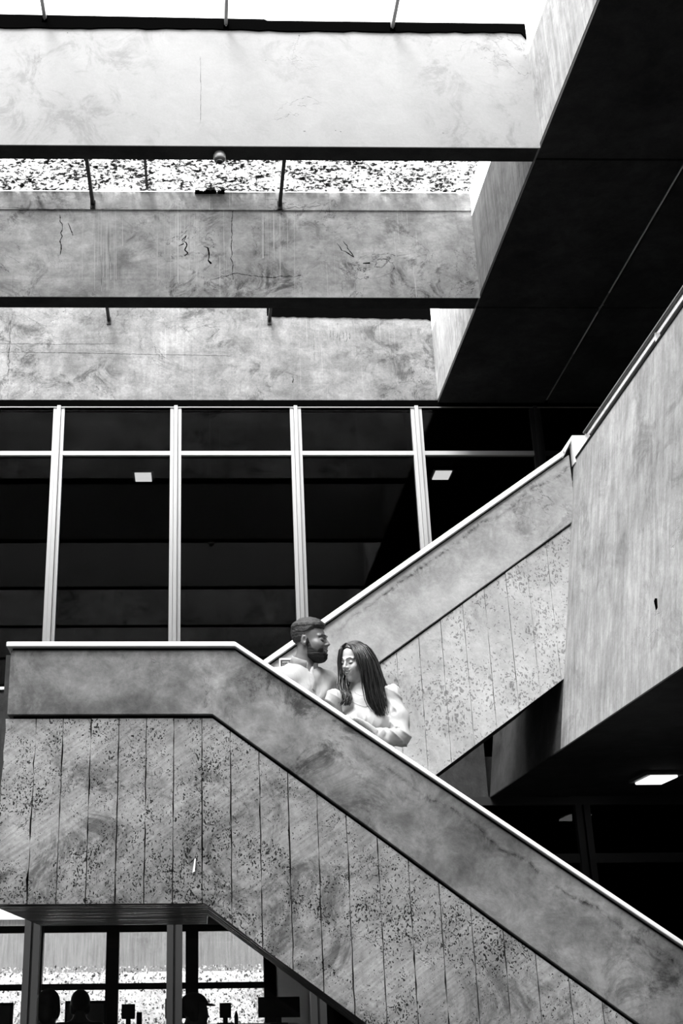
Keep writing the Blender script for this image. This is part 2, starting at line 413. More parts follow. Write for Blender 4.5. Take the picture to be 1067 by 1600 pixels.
# ------------------------------------------------------------------ gallery edge, leaning parapet on the right
tp = P(907.3, 713.7, Y=Y2)
XW0, XW1, ZW1 = 1.962, 2.235, 4.275
pw = MB().prism([(XW0, ZB), (XW1, ZW1), (XW1+.14, ZW1), (XW0+.14, ZB)], YN, Y2+.02).build('parapet_wall', M['parapet'])
tag(pw, 'large leaning concrete gallery parapet at the right edge, steel rail on top', 'wall')
lw = MB().prism([(XW0, ZB), (XW0+.06, ZB+.42), (XW0+.2, ZB+.42), (XW0+.14, ZB)], Y2+.02, YL).build('lower_wall', M['slab'], pw)  # same wall under the stair; its shadow is put into the darker concrete
MB().box(XW0+.001, 2.5, YN, YL, ZB-.006, ZB).build('underside', M['soffit'], pw)  # dark strip painting the shade below the parapet and slab
MB().box(XW1-.005, XW1+.10, YN, Y2+.02, ZW1, ZW1+.012).build('coping_bed', M['joint'], pw)
MB().box(XW1+.012, XW1+.15, YN, Y2-.01, ZW1+.012, ZW1+.030).build('coping', M['coping'], pw)
MB().box(XW1+.035, XW1+.15, YN, Y2-.01, ZW1-.02, ZW1+.010).build('coping_neck', M['joint'], pw)
hx = P(1019, 517, X=2.30)
rail = empty('handrail', (2.30, Y2, ZW1+.03)); tag(rail, 'low polished steel handrail on top of the leaning parapet', 'handrail')
xr = 2.275
MB().box(xr-.024, xr+.026, YN, 6.33, 4.376, 4.386).build('top_rail', M['steel_d'], rail)
MB().box(xr-.026, xr-.022, YN, 6.332, 4.3815, 4.388).build('rail_lip', M['steel_g'], rail)
MB().box(xr+.022, xr+.0245, YN, 6.33, 4.371, 4.376).build('rail_lip', M['steel'], rail)
MB().box(xr-.008, xr+.007, YN, 6.325, 4.370, 4.376).build('centre_strip', M['coping'], rail)
for yy in (6.325, 5.16, 3.99, 2.82, 1.65, .48):
    MB().box(xr-.016, xr+.008, yy-.006, yy+.006, ZW1+.03, 4.374).build('post', M['coping'], rail)
# white box end and steep piece of coping where the flight meets the gallery
a = P(893.5, 680.2, Y=6.46); b = P(922.8, 680.2, Y=6.46); c = P(898.5, 722, Y=6.46)
wb_ = MB().quadbox([(c.x, 6.46, c.z), (b.x+.01, 6.46, c.z), (b.x+.01, 7.40, c.z), (c.x, 7.40, c.z), (a.x, 6.46, a.z), (b.x, 6.46, a.z), (b.x, 7.40, a.z), (a.x, 7.40, a.z)]).build('kerb', M['coping'], None)
tag(wb_, 'white painted kerb end where the upper stair meets the gallery', 'kerb')

# upper gallery edge beam with white coping (left and behind the stairs)
eb = MB().box(XL, 1.95, YL, YL+.16, ZB+.0, 3.315).build('edge_beam', M['slab'])
tag(eb, 'dark concrete gallery edge behind the stair landing at the left', 'beam')
MB().box(XL, 1.95, YL-.012, YL+.172, 3.318, 3.338).build('coping', M['coping'], eb)

# ------------------------------------------------------------------ lower facade and hall
LM = [2.585+.92*k for k in range(-9, 5)]
lf = struct(MB().box(XL, XR, YL+.0, YL+.1, ZB-.055, ZB).build('window_2', M['alu_d']))
mg = plain('dull_grey_frame', .045, .5, .2)
for x in LM:
    mm = MB().box(x-.05, x-.008, YL-.01, YL+.08, 0, ZB-.055).box(x+.008, x+.05, YL-.01, YL+.08, 0, ZB-.055).box(x-.01, x+.01, YL+.02, YL+.08, 0, ZB-.055)
    mm.build('mullion', mg, lf)
for a, b in zip(LM, LM[1:]):
    MB().box(a+.05, b-.05, YL, YL+.08, 2.125, 2.185).build('transom', mg, lf)
    MB().box(a+.05, b-.05, YL+.04, YL+.046, 2.185, ZB-.055).build('pane', M['glass_clear'] if b < 1.7 else M['glass'], lf)
    MB().box(a+.05, b-.05, YL+.04, YL+.046, 0, 2.125).build('pane', M['glass_clear'] if b < 1.7 else M['glass'], lf)
# partition that closes the hall to the right
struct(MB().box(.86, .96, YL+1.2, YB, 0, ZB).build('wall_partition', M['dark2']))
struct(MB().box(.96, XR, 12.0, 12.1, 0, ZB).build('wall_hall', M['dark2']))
# back facade
BM = [-1.914-.886*3, -1.914-.886*2, -1.914-.886, -1.93, -1.041, -.112, .80]
bf = struct(MB().box(XL, XR, YB-.03, YB+.1, 2.335, ZB+.3).build('window_3', M['steel_d']))
for x in BM: MB().box(x-.075, x+.075, YB-.05, YB+.08, 0, 2.34).build('mullion', M['steel_d'], bf)
for a, b in zip(BM, BM[1:]):
    MB().box(a+.075, b-.075, YB-.03, YB+.06, 2.015, 2.095).build('transom', M['steel_d'], bf)
    MB().box(a+.075, b-.075, YB-.03, YB+.06, 1.385, 1.455).build('transom', M['steel_d'], bf)
    MB().box(a+.07, b-.07, YB+.02, YB+.026, 0, 2.34).build('pane', M['glass_clear'], bf)
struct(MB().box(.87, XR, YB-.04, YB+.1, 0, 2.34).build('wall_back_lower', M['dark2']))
# outside: concrete terrace wall above a bank of pale leaves
ow = MB().box(-14, 14, 20, 20.4, 1.5, 2.48).build('terrace_wall', concrete('drip_stained_concrete', .42, var=.06, blotch=.2, grain=.06, seed=41, streak=.3, cracks=0))
tag(ow, 'grey drip-stained concrete terrace wall outside the far windows', 'wall')
MB().box(-14, 14, 19.95, 20.45, 2.44, 2.52).build('wall_cap', M['coping'], ow)
rng = random.Random(12); V = []; F = []
for k in range(26000):
    x = rng.uniform(-7, 4); t = rng.random(); z = -.1+t*1.85; y = 18.6+t*1.2+rng.uniform(-.12, .12)
    if z > 1.735: z = 1.735 - rng.random()*.1
    c_ = Vector((x, y, z)); a_ = Vector((rng.gauss(0, 1), rng.gauss(0, 1), rng.gauss(0, 1))).normalized()
    b_ = a_.cross(Vector((rng.gauss(0, 1), rng.gauss(0, 1), rng.gauss(0, 1)))).normalized(); s = rng.uniform(.012, .034)
    i = len(V); V += [tuple(c_-a_*s), tuple(c_-b_*s*.5), tuple(c_+a_*s), tuple(c_+b_*s*.5)]; F.append((i, i+1, i+2, i+3))
me = bpy.data.meshes.new('ground_cover'); me.from_pydata(V, [], F)
tag(link('ground_cover', me, concrete('pale_leaves', .9, var=.7, blotch=.95, cracks=0, seed=8, pits=.95, pit_scale=9)), 'bank of pale sunlit leaves outside the far windows', 'plants', kind='stuff')
MB().prism([(18.75, -.1), (20.0, 1.65), (20.0, -.1)], -14, 14, 'X').build('planted_bank', concrete('pale_bank', .95, var=.3, blotch=.8, seed=3, pits=.95, pit_scale=16)); struct(bpy.data.objects['planted_bank'])

# ------------------------------------------------------------------ single cracks, scratches and marks on the concrete
def ribbon(name, pts, Y, w, parent, mat='bitumen', jit=.004, seed=1, step=.03, th=.0007):
    """thin irregular crack through photo points that lie on the plane Y"""
    rg_ = random.Random(seed); p = [P(u, v, Y=Y) for u, v in pts]; out = []
    for a_, b_ in zip(p, p[1:]):
        n_ = max(1, int((b_-a_).length/step))
        for i in range(n_): out.append(a_.lerp(b_, i/n_)+Vector((rg_.gauss(0, jit), 0, rg_.gauss(0, jit))))
    out.append(p[-1]); mb = MB(); L = len(out)
    for i in range(L-1):
        a_, b_ = out[i], out[i+1]; d_ = (b_-a_); n_ = Vector((-d_.z, 0, d_.x))
        if n_.length < 1e-6: continue
        n_.normalize(); w0 = w*rg_.uniform(.25, 1)*(1-abs(2*i/L-1)**4*.7); w1 = w*rg_.uniform(.25, 1)
        q = [a_-n_*w0, b_-n_*w1, b_+n_*w1, a_+n_*w0]
        mb.quadbox([(x.x, Y-th, x.z) for x in q]+[(x.x, Y+.002, x.z) for x in q])
    return mb.build(name, M[mat], parent)
bs = [o for o in col.objects if o.name.split('.')[0] == 'roof_beam']
bs.sort(key=lambda o: 0)
BA, BB, BC = bs[0], bs[1], bs[2]
ribbon('crack', [(363, 327), (362, 380), (364, 437)], 8.956, .004, BB, seed=2)
ribbon('crack', [(0, 324), (100, 327), (200, 325)], 8.944, .002, BB, seed=3)
ribbon('crack', [(420, 330), (455, 325), (500, 321)], 8.944, .0025, BB, seed=4, jit=.006)
ribbon('mark', [(527, 379), (534, 390), (553, 402)], 8.956, .006, BB, seed=5)
ribbon('mark', [(536, 376), (544, 388), (553, 402)], 8.956, .005, BB, seed=6)
ribbon('stain', [(94, 336), (97, 365), (94, 398)], 8.956, .006, BB, seed=7, jit=.008)
ribbon('stain', [(106, 350), (114, 368)], 8.956, .006, BB, seed=8)
ribbon('stain', [(320, 385), (326, 400), (330, 412)], 8.956, .010, BB, seed=9, jit=.012)
ribbon('stain', [(568, 411), (578, 411)], 8.956, .020, BB, seed=10, jit=.006)
ribbon('stain', [(282, 385), (290, 370), (288, 400)], 8.956, .008, BB, seed=11, jit=.012)
ribbon('crack', [(330, 437), (365, 428), (420, 434), (470, 430)], 8.956, .004, BB, seed=12, jit=.006)
ribbon('crack', [(0, 537), (90, 538), (180, 537)], 10.965, .0022, BC, seed=13, jit=.002)
ribbon('crack', [(0, 550), (100, 551), (190, 553), (360, 556)], 10.965, .0022, BC, seed=14, jit=.002)
ribbon('crack', [(16, 500), (14, 560), (12, 600)], 10.965, .003, BC, seed=15, jit=.005)
ribbon('crack', [(490, 520), (491, 563)], 10.965, .0014, BC, seed=16)
for k in range(7): ribbon('crack', [(516+k*5, 515+(k*7)%5), (516+k*5, 527+(k*5)%9)], 10.965, .0022, BC, seed=20+k)
ribbon('stain', [(458, 588), (457, 598)], 10.965, .006, BC, seed=30)
ribbon('crack', [(313, 88), (314, 140), (313, 192)], 6.954, .0012, BA, seed=31, jit=.001)
for u, v in ((105, 51), (228, 80), (467, 56), (693, 208), (415, 94), (476, 205), (524, 204), (532, 206)):
    ribbon('pit', [(u-1, v), (u+1, v)], 6.954, .0035, BA, seed=u)
for k in range(46):                    # pale lime runs on the stained beam
    rg_ = random.Random(100+k); c_ = rg_.choice([(150, 38), (290, 34), (425, 30), (165, 20)]); u = rg_.gauss(c_[0], c_[1]*.55); v0_ = rg_.choice([297, 300, 327]); v1_ = rg_.uniform(380, 462)
    ribbon('lime_run', [(u, v0_+(32 if v0_ < 320 else 0)), (u+rg_.uniform(-1, 1), v1_)], 8.956, rg_.uniform(.0012, .003), BB, mat='lime', jit=.0006, seed=k, step=.12)
pm = [o for o in col.objects if o.name == 'parapet_wall'][0]
def on_lean(u, v):
    # point on the leaning parapet face: X = XW0 + (Z-ZB)*k
    k_ = (XW1-XW0)/(ZW1-ZB); d_ = MB_ @ np.array([u-CX, CY-v, -FX]); t_ = (XW0+(H-ZB)*k_)/(d_[0]-d_[2]*k_); p = d_*t_; return Vector((p[0], p[1], p[2]+H))
q = on_lean(1026, 944)
MB().prism([(q.y-.012, q.z-.02), (q.y+.006, q.z-.024), (q.y+.012, q.z+.018), (q.y-.004, q.z+.026)], q.x-.006, q.x+.01, 'X').build('hole', M['bitumen'], pm)
# ------------------------------------------------------------------ lower flight and landing
def lerp_line(pts, x):
    if x <= pts[0][0]: return pts[0][1]
    for (x0, z0), (x1, z1) in zip(pts, pts[1:]):
        if x <= x1: return z0+(z1-z0)*(x-x0)/(x1-x0)
    (x0, z0), (x1, z1) = pts[-2:]; return z1+(z1-z0)/(x1-x0)*(x-x1)
def strip(top, bot, x0, x1):
    xs = sorted({x0, x1} | {p[0] for p in top+bot if x0 < p[0] < x1})
    return [(x, lerp_line(top, x)) for x in xs]+[(x, lerp_line(bot, x)) for x in reversed(xs)]
def off(pts, d): return [(x, z+d) for x, z in pts]
XE = 3.55
T1 = [(-.909, 2.890), (.160, 2.886), (1.233, 2.136), (2.097, 1.530), (XE, 1.530-.7014*(XE-2.097))]
G1 = [(-.905, 2.546), (.052, 2.543), (.816, 1.979), (1.321, 1.598), (1.858, 1.204), (XE, 1.204-.7337*(XE-1.858))]
B1 = [(-.905, 1.715), (.015, 1.711), (.278, 1.515), (.397, 1.432), (.665, 1.243), (2.4, .0)]
B1c = B1[:-1]+[(2.4, .012), (XE, .010)]
st = empty('lower_staircase', (.4, 5.95, 0)); tag(st, 'lower concrete stair flight with landing, dark band over pitted board-marked panels', 'staircase')
cop = MB().prism(strip(T1, off(T1, -.024), -.915, XE), Y1-.018, Y1+.125).build('coping', M['coping'], st, bevel=.003)
tag(cop, 'white coping')
MB().prism(strip(off(T1, -.023), off(T1, -.040), -.89, XE), Y1+.018, Y1+.10).build('coping_neck', M['joint'], st)
bnd = MB().prism(strip(off(T1, -.037), G1, -.895, XE), Y1, Y1+.11).build('parapet_band', M['band'], st, bevel=.003)
# backing behind the boards, so that joints are dark and recessed
MB().prism(strip(off(G1, .01), off(B1c, .012), -.87, XE-.01), Y1+.034, Y1+.11).build('panel_backing', M['joint'], st)
seams = [-.905, -.762, -.637, -.508, -.379, -.253, -.127, .003, .134, .265, .394, .523, .652, .787, .920, 1.050, 1.182, 1.316, 1.448, 1.582, 1.715, 1.85, 1.98, 2.11, 2.24, 2.37, 2.50, 2.63, 2.76, 2.89, 3.02, 3.15, 3.28, 3.41, 3.54]
rng = random.Random(5)
def ragged(name, top, bot, x0, x1, yf, yb, mat, parent, gap=.0022, jit=.0016):
    """one board-marked panel: slightly ragged long edges, own proudness"""
    xs0, xs1 = x0+gap, x1-gap
    poly = strip(top, bot, xs0, xs1)
    out = []
    n = len(poly)
    for i in range(n):
        p, q = poly[i], poly[(i+1) % n]; out.append(p)
        if abs(p[0]-q[0]) < 1e-6:
            L = abs(q[1]-p[1]); k = max(2, int(L/.05))
            for j in range(1, k):
                t = j/k; out.append((p[0]+rng.uniform(-jit, jit)*(1 if rng.random() < .7 else 2.2), p[1]+(q[1]-p[1])*t))
    dy = rng.uniform(-.0025, .0025)
    return MB().prism(out, yf+dy, yb).build(name, mat, parent)
for i, (a, b) in enumerate(zip(seams, seams[1:])):
    if b > XE-.005: break
    top = off(G1, -.016)
    if lerp_line(top, b) - lerp_line(B1c, b) < .03: break
    j = .0016
    ragged('board_panel', top, B1c, a, b, Y1+.012, Y1+.06, M['board'], st, jit=j if i else .004)
# landing slab, sloping slab and steps
tz = 2.02     # landing floor level
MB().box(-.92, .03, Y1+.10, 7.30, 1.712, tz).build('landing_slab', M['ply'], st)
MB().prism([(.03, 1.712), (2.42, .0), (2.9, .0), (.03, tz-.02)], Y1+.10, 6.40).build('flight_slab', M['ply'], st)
# return parapet at the left end and behind the landing
MB().box(-.935, -.855, Y1+.115, 7.30, 1.73, 2.86).build('end_parapet', M['slab'], st)
nst = 12; rise = tz/nst
for i in range(nst-1):
    x0 = .10+i*(rise/.7014)
    MB().box(x0, x0+rise/.7014+.01, Y1+.11, 6.40, max(0, tz-rise*(i+1)-.16), tz-rise*(i+1)).build('step', M['slab'], st)
# small white scrap stuck on the panels
p0 = P(303, 1352, Y=Y1)
sc = MB().prism([(p0.x-.007, p0.z-.03), (p0.x+.004, p0.z-.026), (p0.x+.008, p0.z+.03), (p0.x+.002, p0.z+.026)], Y1+.004, Y1+.009).build('paper_scrap', M['coping'])
tag(sc, 'small white paper scrap stuck to the stair panels under the landing', 'paper')

# ------------------------------------------------------------------ upper flight
T2 = [(-.2, 3.06-.7037*.549), (.349, 3.06), (2.175, 4.345)]
G2 = [(-.2, 3.102-.708*1.27), (1.07, 3.102), (2.153, 3.869), (2.3, 3.97)]
B2 = [(-.2, 1.712), (.238, 1.712), (1.261, 2.423), (2.055, 2.975), (2.3, 3.145)]
us = empty('upper_staircase', (1.0, 6.95, 2.0)); tag(us, 'upper concrete stair flight rising right behind the couple to the gallery', 'staircase')
MB().prism(strip(T2, off(T2, -.036), -.2, 2.172), Y2-.018, Y2+.12).build('coping', M['coping'], us, bevel=.003)
aa = P(893.5, 680.2, Y=6.47)
MB().prism([(2.170, 4.347), (aa.x, aa.z), (aa.x+.002, aa.z-.016), (2.178, 4.322)], Y2-.018, Y2+.12).build('coping', M['coping'], us)
MB().prism([(2.16, 4.20), (2.18, 4.31), (aa.x+.01, aa.z-.03), (2.26, 4.20)], Y2+.03, Y2+.12).build('newel_infill', M['joint'], us)
MB().prism(strip(off(T2, -.034), off(T2, -.052), -.19, 2.172), Y2+.018, Y2+.1).build('coping_neck', M['joint'], us)
MB().prism(strip(off(T2, -.048), G2, -.19, 2.208), Y2, Y2+.11).build('parapet_band', M['band2'], us, bevel=.003)
Bx = off(B2, .012)
MB().prism(strip(off(G2, .01), Bx, -.19, 2.12), Y2+.034, Y2+.11).build('panel_backing', M['joint'], us)
s2 = [-.19, -.04, .09, .22, .35, .48, .61, .74, .857, .976, 1.095, 1.226, 1.357, 1.490, 1.621, 1.754, 1.881, 2.009, 2.17]
for a, b in zip(s2, s2[1:]):
    ragged('board_panel', off(G2, -.012), B2, a, b, Y2+.010, Y2+.06, M['board2'], us, gap=.0012, jit=.0010)
MB().prism([(.035, 1.714), (.238, 1.714), (1.96, 2.912), (1.96, 3.16), (.035, 2.0)], Y2+.09, 7.39).build('flight_slab', M['slab'], us)
for i in range(11):
    z = tz+rise*(i+1); x0 = .10+(i+.2)*(rise/.7037)
    if z > 3.5: break
    MB().box(x0, x0+rise/.7037+.01, Y2+.11, 7.39, z-.2, z).build('step', M['slab'], us)
# framed notice behind the man
sx0, sx1, sz1, sz0 = .434, .545, 3.073, 2.975
nt = empty('notice', (.49, Y2, 3.0)); tag(nt, 'small white framed dark notice on the upper stair wall behind the man', 'sign')
MB().box(sx0, sx1, Y2-.008, Y2, sz0-.03, sz1).build('frame', M['coping'], nt)
MB().box(sx0+.008, sx1-.008, Y2-.011, Y2-.008, sz0+.022, sz1-.012).build('panel', plain('charcoal_print', .05, .5), nt)
# runs of small lettering (too small in the photograph to be read)
rng = random.Random(8); tx = MB()
for r, (zc, hh) in enumerate(((sz1-.025, .0045), (sz1-.037, .0025), (sz1-.047, .0025))):
    x = sx0+.018
    while x < sx1-.016:
        w = rng.uniform(.002, .004)
        tx.box(x, x+w*.45, Y2-.0125, Y2-.011, zc-hh, zc+hh); tx.box(x, x+w, Y2-.0125, Y2-.011, zc+hh*.4 if rng.random() < .5 else zc-hh, zc+hh if rng.random() < .5 else zc-hh*.3)
        x += w+.0015+(.003 if rng.random() < .18 else 0)
tx.build('lettering', M['coping'], nt)

# lamp under the gallery
ceil_lamp(2.805, 7.42, ZB, .165, .28, 'rectangular lamp on the gallery underside at the lower right')

# ------------------------------------------------------------------ hall furniture in silhouette
ct = empty('counter', (-.9, 10.6, 0)); tag(ct, 'dark counter along the hall under the landing', 'counter')
MB().box(-2.6, .8, 10.45, 11.05, 1.06, 1.10).build('worktop', M['dark2'], ct)
MB().box(-2.6, .8, 10.55, 10.60, .0, 1.06).build('front_panel', M['dark2'], ct)
for x in (-2.5, -.9, .7): MB().box(x-.03, x+.03, 10.6, 11.0, 0, 1.06).build('leg', M['dark2'], ct)
def monitor(u0, u1, v0, Y, lab, h=None, mat='dark'):
    a, b = P(u0, v0, Y=Y), P(u1, v0, Y=Y); z0 = 1.10
    o = empty('monitor', ((a.x+b.x)/2, Y, z0)); tag(o, lab, 'screen')
    MB().box(a.x, b.x, Y, Y+.03, z0+.05, a.z).build('screen', M[mat], o, bevel=.004)
    xm = (a.x+b.x)/2
    MB().box(xm-.02, xm+.02, Y+.03, Y+.05, z0+.01, z0+.16).build('stand', M[mat], o)
    MB().box(xm-.07, xm+.07, Y-.03, Y+.1, z0, z0+.012).build('foot', M[mat], o)
monitor(190, 211, 1569, 10.7, 'small dark screen between the seated figures, back to the window')
monitor(258, 299, 1560, 10.7, 'dark screen beside the capped figure')
monitor(343, 361, 1567, 10.7, 'narrow dark screen right of the capped figure')
monitor(403, 468, 1558, 10.6, 'wide dark screen at the right end of the counter')
a = P(212, 1582, Y=10.75); b = P(220, 1582, Y=10.75)
tag(MB().box(a.x, b.x, 10.88, 11.0, 1.10, a.z).build('file_box', M['dark'], None, bevel=.003), 'small dark box beside the small screen on the counter', 'box')
a = P(369, 1580, Y=10.75)
tag(MB().lathe([(.016, 0), (.017, .03), (.016, .07), (.008, .09), (.008, a.z-1.10)], (a.x, 10.75, 1.10), 14).build('bottle', M['dark']), 'slim dark bottle standing on the counter', 'bottle')
# framed boards leaning at the far windows
for u0, u1, v0, lab in ((-10, 21, 1567, 'grey framed board at the far window, left edge of the picture'), (102, 167, 1564, 'grey framed board at the far window behind the seated pair')):
    a, b = P(u0, v0, Y=14.8), P(u1, v0, Y=14.8)
    o = empty('framed_board', ((a.x+b.x)/2, 14.8, 0)); tag(o, lab, 'board')
    MB().box(a.x, b.x, 14.80, 14.84, .4, a.z).build('frame', M['dark2'], o)
    MB().box(a.x+.03, b.x-.03, 14.79, 14.80, .43, a.z-.03).build('sheet', plain('grey_sheet', .5, .7), o)
    for x in (a.x+.04, b.x-.04): MB().box(x-.02, x+.02, 14.80, 14.84, 0, .4).build('leg', M['dark2'], o)
# ------------------------------------------------------------------ figures: implicit surfaces turned into one continuous mesh
def surfnet(fn, lo, hi, h):
    lo = np.array(lo, float); hi = np.array(hi, float)
    n = np.ceil((hi-lo)/h).astype(int)+1
    ax = [lo[i]+h*np.arange(n[i]) for i in range(3)]
    X, Y, Z = np.meshgrid(*ax, indexing='ij')
    V = fn(X, Y, Z).astype(np.float32)
    s = V < 0
    c = np.zeros(tuple(n-1), int)
    for dx in (0, 1):
        for dy in (0, 1):
            for dz in (0, 1): c += s[dx:n[0]-1+dx, dy:n[1]-1+dy, dz:n[2]-1+dz]
    act = (c > 0) & (c < 8)
    idx = -np.ones(act.shape, int); I = np.argwhere(act); idx[act] = np.arange(len(I))
    acc = np.zeros((len(I), 3)); cnt = np.zeros(len(I))
    cor = [np.array(k) for k in ((0,0,0),(1,0,0),(0,1,0),(1,1,0),(0,0,1),(1,0,1),(0,1,1),(1,1,1))]
    vals = [V[I[:, 0]+k[0], I[:, 1]+k[1], I[:, 2]+k[2]] for k in cor]
    for a in range(8):
        for b in range(a+1, 8):
            if abs(cor[a]-cor[b]).sum() != 1: continue
            m_ = (vals[a] < 0) != (vals[b] < 0)
            t = np.where(m_, vals[a]/np.where(m_, vals[a]-vals[b], 1), 0)
            p = cor[a]+(cor[b]-cor[a])*t[:, None]
            acc += p*m_[:, None]; cnt += m_
    verts = lo+(I+acc/cnt[:, None])*h
    faces = []
    for d in range(3):
        e1, e2 = [(1, 2), (2, 0), (0, 1)][d]
        A = [slice(None)]*3; B = [slice(None)]*3; A[d] = slice(0, n[d]-1); B[d] = slice(1, n[d])
        sa, sb = s[tuple(A)], s[tuple(B)]
        E_ = np.argwhere(sa != sb)
        ok = (E_[:, e1] > 0) & (E_[:, e2] > 0) & (E_[:, e1] < n[e1]-1) & (E_[:, e2] < n[e2]-1)
        E_ = E_[ok]; fl = sa[E_[:, 0], E_[:, 1], E_[:, 2]]
        def g(o1, o2):
            q = E_.copy(); q[:, e1] += o1; q[:, e2] += o2; return idx[q[:, 0], q[:, 1], q[:, 2]]
        q = np.stack([g(-1, -1), g(0, -1), g(0, 0), g(-1, 0)], 1)
        q[~fl] = q[~fl][:, ::-1]
        faces.append(q)
    return verts, np.concatenate(faces)
def net_mesh(name, parts, mat, parent, mats=None, matfn=None):
    """parts: list of (verts, quads); joined in one mesh"""
    V = np.concatenate([p[0] for p in parts]); F = []; o = 0
    for v, f in parts: F.append(f+o); o += len(v)
    F = np.concatenate(F); me = bpy.data.meshes.new(name)
    me.from_pydata(V.tolist(), [], F.tolist()); me.update()
    ob = link(name, me, mat, parent, True, mats)
    if matfn is not None:
        cen = V[F].mean(1); me.polygons.foreach_set('material_index', matfn(cen).astype(np.int32))
    return ob
def smin(a, b, k): h = np.clip(.5+.5*(b-a)/k, 0, 1); return b*(1-h)+a*h-k*h*(1-h)
def smax(a, b, k): return -smin(-a, -b, k)
def ell(x, y, z, c, r):
    px, py, pz = (x-c[0])/r[0], (y-c[1])/r[1], (z-c[2])/r[2]
    k0 = np.sqrt(px*px+py*py+pz*pz); return (k0-1)*min(r)*.5+(k0-1)*(sum(r)/3)*.5
def cap(x, y, z, a, b, ra, rb):
    a = np.array(a, float); b = np.array(b, float); ab = b-a; L = ab.dot(ab)+1e-12
    t = np.clip(((x-a[0])*ab[0]+(y-a[1])*ab[1]+(z-a[2])*ab[2])/L, 0, 1)
    return np.sqrt((x-a[0]-ab[0]*t)**2+(y-a[1]-ab[1]*t)**2+(z-a[2]-ab[2]*t)**2)-(ra+(rb-ra)*t)
def frame(fwd, roll=0):
    f = Vector(fwd).normalized(); r = f.cross(Vector((0, 0, 1))).normalized(); u = r.cross(f)
    if roll:
        q = Matrix.Rotation(roll, 3, f); r = q @ r; u = q @ u
    return np.array([list(r), list(f), list(u)])      # rows: right, forward, up
def head_sdf(x, y, z, fem=False, smile=.3):
    """head in its own frame: x right, y forward, z up, origin between the ears"""
    d = ell(x, y, z, (0, -.018, .045), (.074, .096, .082))
    d = smin(d, ell(x, y, z, (0, .028, -.028), (.060 if fem else .063, .066, .088)), .03)
    d = smin(d, ell(x, y, z, (0, .064, -.098), (.020 if fem else .028, .024, .020)), .03)
    for s in (-1, 1):
        d = smin(d, ell(x, y, z, (s*.042, .052, -.022), (.024, .030, .022)), .02)
        d = smin(d, ell(x, y, z, (s*.046, .005, -.066), (.014, .032, .022)), .03)
        d = smin(d, cap(x, y, z, (s*.012, .089, .022), (s*.045, .070, .024), .009, .007), .012)
        d = smax(d, -(ell(x, y, z, (s*.031, .101, .004), (.017, .016, .011))), .012)
        d = smin(d, ell(x, y, z, (s*.032, .0755, .002), (.0145, .0135, .0115)), .004)   # lids
    d = smin(d, cap(x, y, z, (0, .086, .016), (0, .109, -.024), .0065, .0095), .010)
    for s in (-1, 1): d = smin(d, ell(x, y, z, (s*.0115, .098, -.029), (.008, .010, .0075)), .006)
    for s in (-1, 1): d = smax(d, -ell(x, y, z, (s*.006, .104, -.0375), (.0035, .005, .003)), .002)
    d = smin(d, ell(x, y, z, (0, .078, -.060), (.030, .020, .020)), .014)
    # smile: lips and a parted mouth that curves up at the corners
    zc = -.062+smile*18*x*x
    zz = z-zc
    lw = .029
    d = smin(d, ell(x, y+x*x*8, zz, (0, .0915, .0085), (lw, .008, .0036)), .004)
    d = smin(d, ell(x, y+x*x*8, zz, (0, .0905, -.0105), (lw*.85, .009, .0048)), .004)
    d = smax(d, -ell(x, y+x*x*9, zz, (0, .1, -.001), (.025, .020, .0066)), .002)
    for s in (-1, 1): d = smin(d, ell(x, y, z, (s*.040, .062, -.036), (.018, .022, .016)), .02)
    for s in (-1, 1):
        e = ell(x, y, z, (s*.074, -.012, -.004), (.009, .019, .031))
        e = smax(e, -ell(x, y, z, (s*.082, -.006, .002), (.008, .010, .017)), .004)
        d = smin(d, e, .006)
    return d
class Fig:
    def __init__(s, o, fwd, roll=0, k=1.0, fem=False, smile=.3): s.o = np.array(o, float); s.R = frame(fwd, roll); s.k = k; s.fem = fem; s.smile = smile
    def loc(s, X, Y, Z):
        x, y, z = (X-s.o[0])/s.k, (Y-s.o[1])/s.k, (Z-s.o[2])/s.k; R = s.R
        return x*R[0, 0]+y*R[0, 1]+z*R[0, 2], x*R[1, 0]+y*R[1, 1]+z*R[1, 2], x*R[2, 0]+y*R[2, 1]+z*R[2, 2]
    def sdf(s, X, Y, Z): return head_sdf(*s.loc(X, Y, Z), fem=s.fem, smile=s.smile)*s.k
    def w(s, p): return Vector(s.o+s.k*(np.array(p, float) @ s.R))
def nz3(X, Y, Z, f, ph=0): return (np.sin(X*f+ph+1.7*np.sin(Z*f*.6))*np.sin(Y*f*1.1+2.1+ph)+np.sin(Z*f*.9+1.3*np.sin(X*f*.8+ph)))/2

def body_mat(name, g, rough=.5, sss=.0):
    t = NT(name); v = t.coord(); n = t.noise(v, 90, 4, .6)
    t.l(t.grey(t.mr(n, .3, .7, g*.93, g*1.05)), t.b.inputs['Base Color']); t.b.inputs['Roughness'].default_value = rough
    return t.m
def cloth_mat(name, g, rough, sc, dist):
    t = NT(name); v = t.coord(scale=(1.2, 1, .55)); n = t.noise(v, sc, 3, .45, 1.2); t.b.inputs['Roughness'].default_value = rough
    t.b.inputs['Base Color'].default_value = (g, g, g, 1); t.bump(n, .55, dist); return t.m
def hair_mat(name, g0, g1, scale=220, stretch=(1, 1, 1), rough=.35):
    t = NT(name); v = t.coord(scale=stretch); n = t.noise(v, scale, 3, .6)
    t.l(t.grey(t.mr(n, .45, .68, g0, g1)), t.b.inputs['Base Color']); t.b.inputs['Roughness'].default_value = rough
    t.bump(n, .6, .003); return t.m
M['skin_m'] = body_mat('warm_brown_skin', .15, .42); M['skin_f'] = body_mat('fair_skin', .50, .45)
M['lip_m'] = plain('lips_brown', .20, .4); M['lip_f'] = plain('lips_rose', .22, .35)
